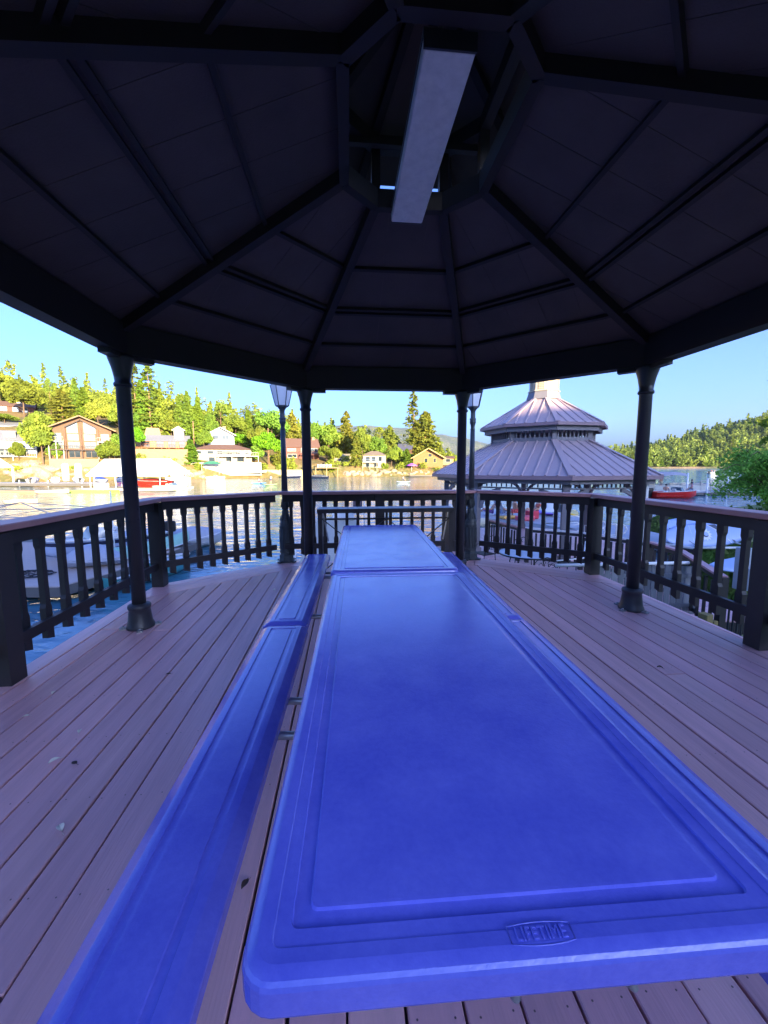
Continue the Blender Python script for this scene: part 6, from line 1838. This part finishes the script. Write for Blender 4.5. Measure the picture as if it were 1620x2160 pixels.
shore_boat(455,1010,5,.1,BW_,"long white boat below the green canopy",outb=False)
shore_boat(474,1008,4.2,-.3,BN_,"cluster of dark jet skis with red covers right of the green canopy",cover=C('red_cover',(.5,.03,.03)),outb=True)
shore_boat(495,1008,3.6,.2,TARP,"grey covered jet ski under the white deck",cover=TARP,outb=False)
shore_boat(617,1008,5,.15,BN_,"black motorboat seen between the lamp post and the left inner column",outb=True)
shore_boat(672,1009,5.6,3.1,BN_,"dark covered boat right of the left inner column",cover=M('black_cover2',(.05,.06,.07),.6),outb=False)
q = hit(508, 1003); dk_ = dock("dock", [(q.x-7,q.y-2.5),(q.x+7,q.y-2.5),(q.x+7,q.y+2),(q.x-7,q.y+2)], .2, MT['white'], "white raised timber landing below the long cream house", side=.5, edge=MT['white'])
q = hit(692, 1000)
ld_ = empty("landing", (q.x,q.y-1.5,.9), 0, "raised shore platform with a row of white chairs right of the left inner column", "platform")
MB().box((0,0,0),(7.2,3.0,.25)).build("deck_top", TAN, ld_)
for x in (-3.4,0,3.4): MB().box((x,-1.3,-1.6),(.22,.22,3.1)).build("post", TAN, ld_)
rr2 = MB().beam((-3.6,1.4,1.0),(3.6,1.4,1.0),.06,.08)
for i in range(17): rr2.box((-3.6+i*.45,1.4,.5),(.05,.05,.95))
rr2.build("railing", DRK, ld_)
for i in range(5):
    c_ = empty("garden_chair", (q.x-2.8+i*.95,q.y-1.6,1.03), PI, ["leftmost of the five white chairs on the shore platform","second from the left of the five white platform chairs","middle one of the five white chairs on the shore platform","fourth from the left of the five white platform chairs","rightmost of the five white chairs, next to the dark railing"][i], "chair", "white chairs on the shore platform")
    MB().box((0,0,.42),(.5,.5,.05)).build("seat", MT['white'], c_); MB().box((0,-.23,.72),(.5,.05,.6)).build("backrest", MT['white'], c_)
    for x in (-.22,.22):
        for y in (-.22,.22): MB().box((x,y,.2),(.05,.05,.4)).build("leg", MT['white'], c_)
q = hit(868, 995)
ps = empty("parasol", (q.x,q.y,q.z), 0, "purple beach parasol on the shore below the tallest pine", "parasol")
MB().lathe([(2.1,1.9),(1.2,2.35),(.1,2.75)],8).build("canopy", M('parasol_purple',(.42,.10,.60),.7), ps); MB().tube([(0,0,-.3),(0,0,2.8)],.04,6).build("pole", MT['white'], ps)
dock("dock", [(8,126),(18,126),(18,128.5),(8,128.5)], -1.5, TAN, "low tan landing stage on the shore under the purple parasol", side=.3)


# ------------------------------------------------------------------ summer haze over the lake
hz = bpy.data.materials.new("haze"); hz.use_nodes = True
N = hz.node_tree.nodes; N.clear()
ho = N.new("ShaderNodeOutputMaterial"); hv = N.new("ShaderNodeVolumePrincipled")
hv.inputs["Color"].default_value = (.62, .80, 1.0, 1); hv.inputs["Density"].default_value = .00004; hv.inputs["Anisotropy"].default_value = .1
hz.node_tree.links.new(hv.outputs[0], ho.inputs["Volume"])
MB().box((0, 2600, 300), (9400, 5500, 620)).build("haze", hz, label="thin summer haze over the lake", kind='stuff')
import sys, numpy as np
import OpenImageIO as oiio
def load(p='/workdir/render_main.png'):
    b=oiio.ImageBuf(p); a=b.get_pixels(oiio.FLOAT); return a
a=load(); h,w=a.shape[:2]; s=w/1620
pts=dict(skyTL=(60,735),skyL=(480,820),skyC=(780,850),skyR=(1450,850),deckL=(150,1500),deckLnear=(100,1900),deckFarL=(450,1260),deckR=(1400,1450),table_near=(900,1850),table_mid=(800,1400),table_far=(820,1150),bench=(350,1700),ceil=(600,650),ceilL=(300,300),fix=(900,250),waterL=(100,1075),waterR=(1480,1010),wNear=(220,1290),post=(275,1000),rail=(150,1095), neigh=(1120,980), shore=(700,950), fixb=(1000,1990))
for k,(x,y) in pts.items():
    X,Y=int(x*s),int(y*s);r=max(1,int(6*s)); q=a[max(0,Y-r):Y+r+1,max(0,X-r):X+r+1,:3].reshape(-1,3).mean(0)
    print(k,(q*255).round().astype(int))
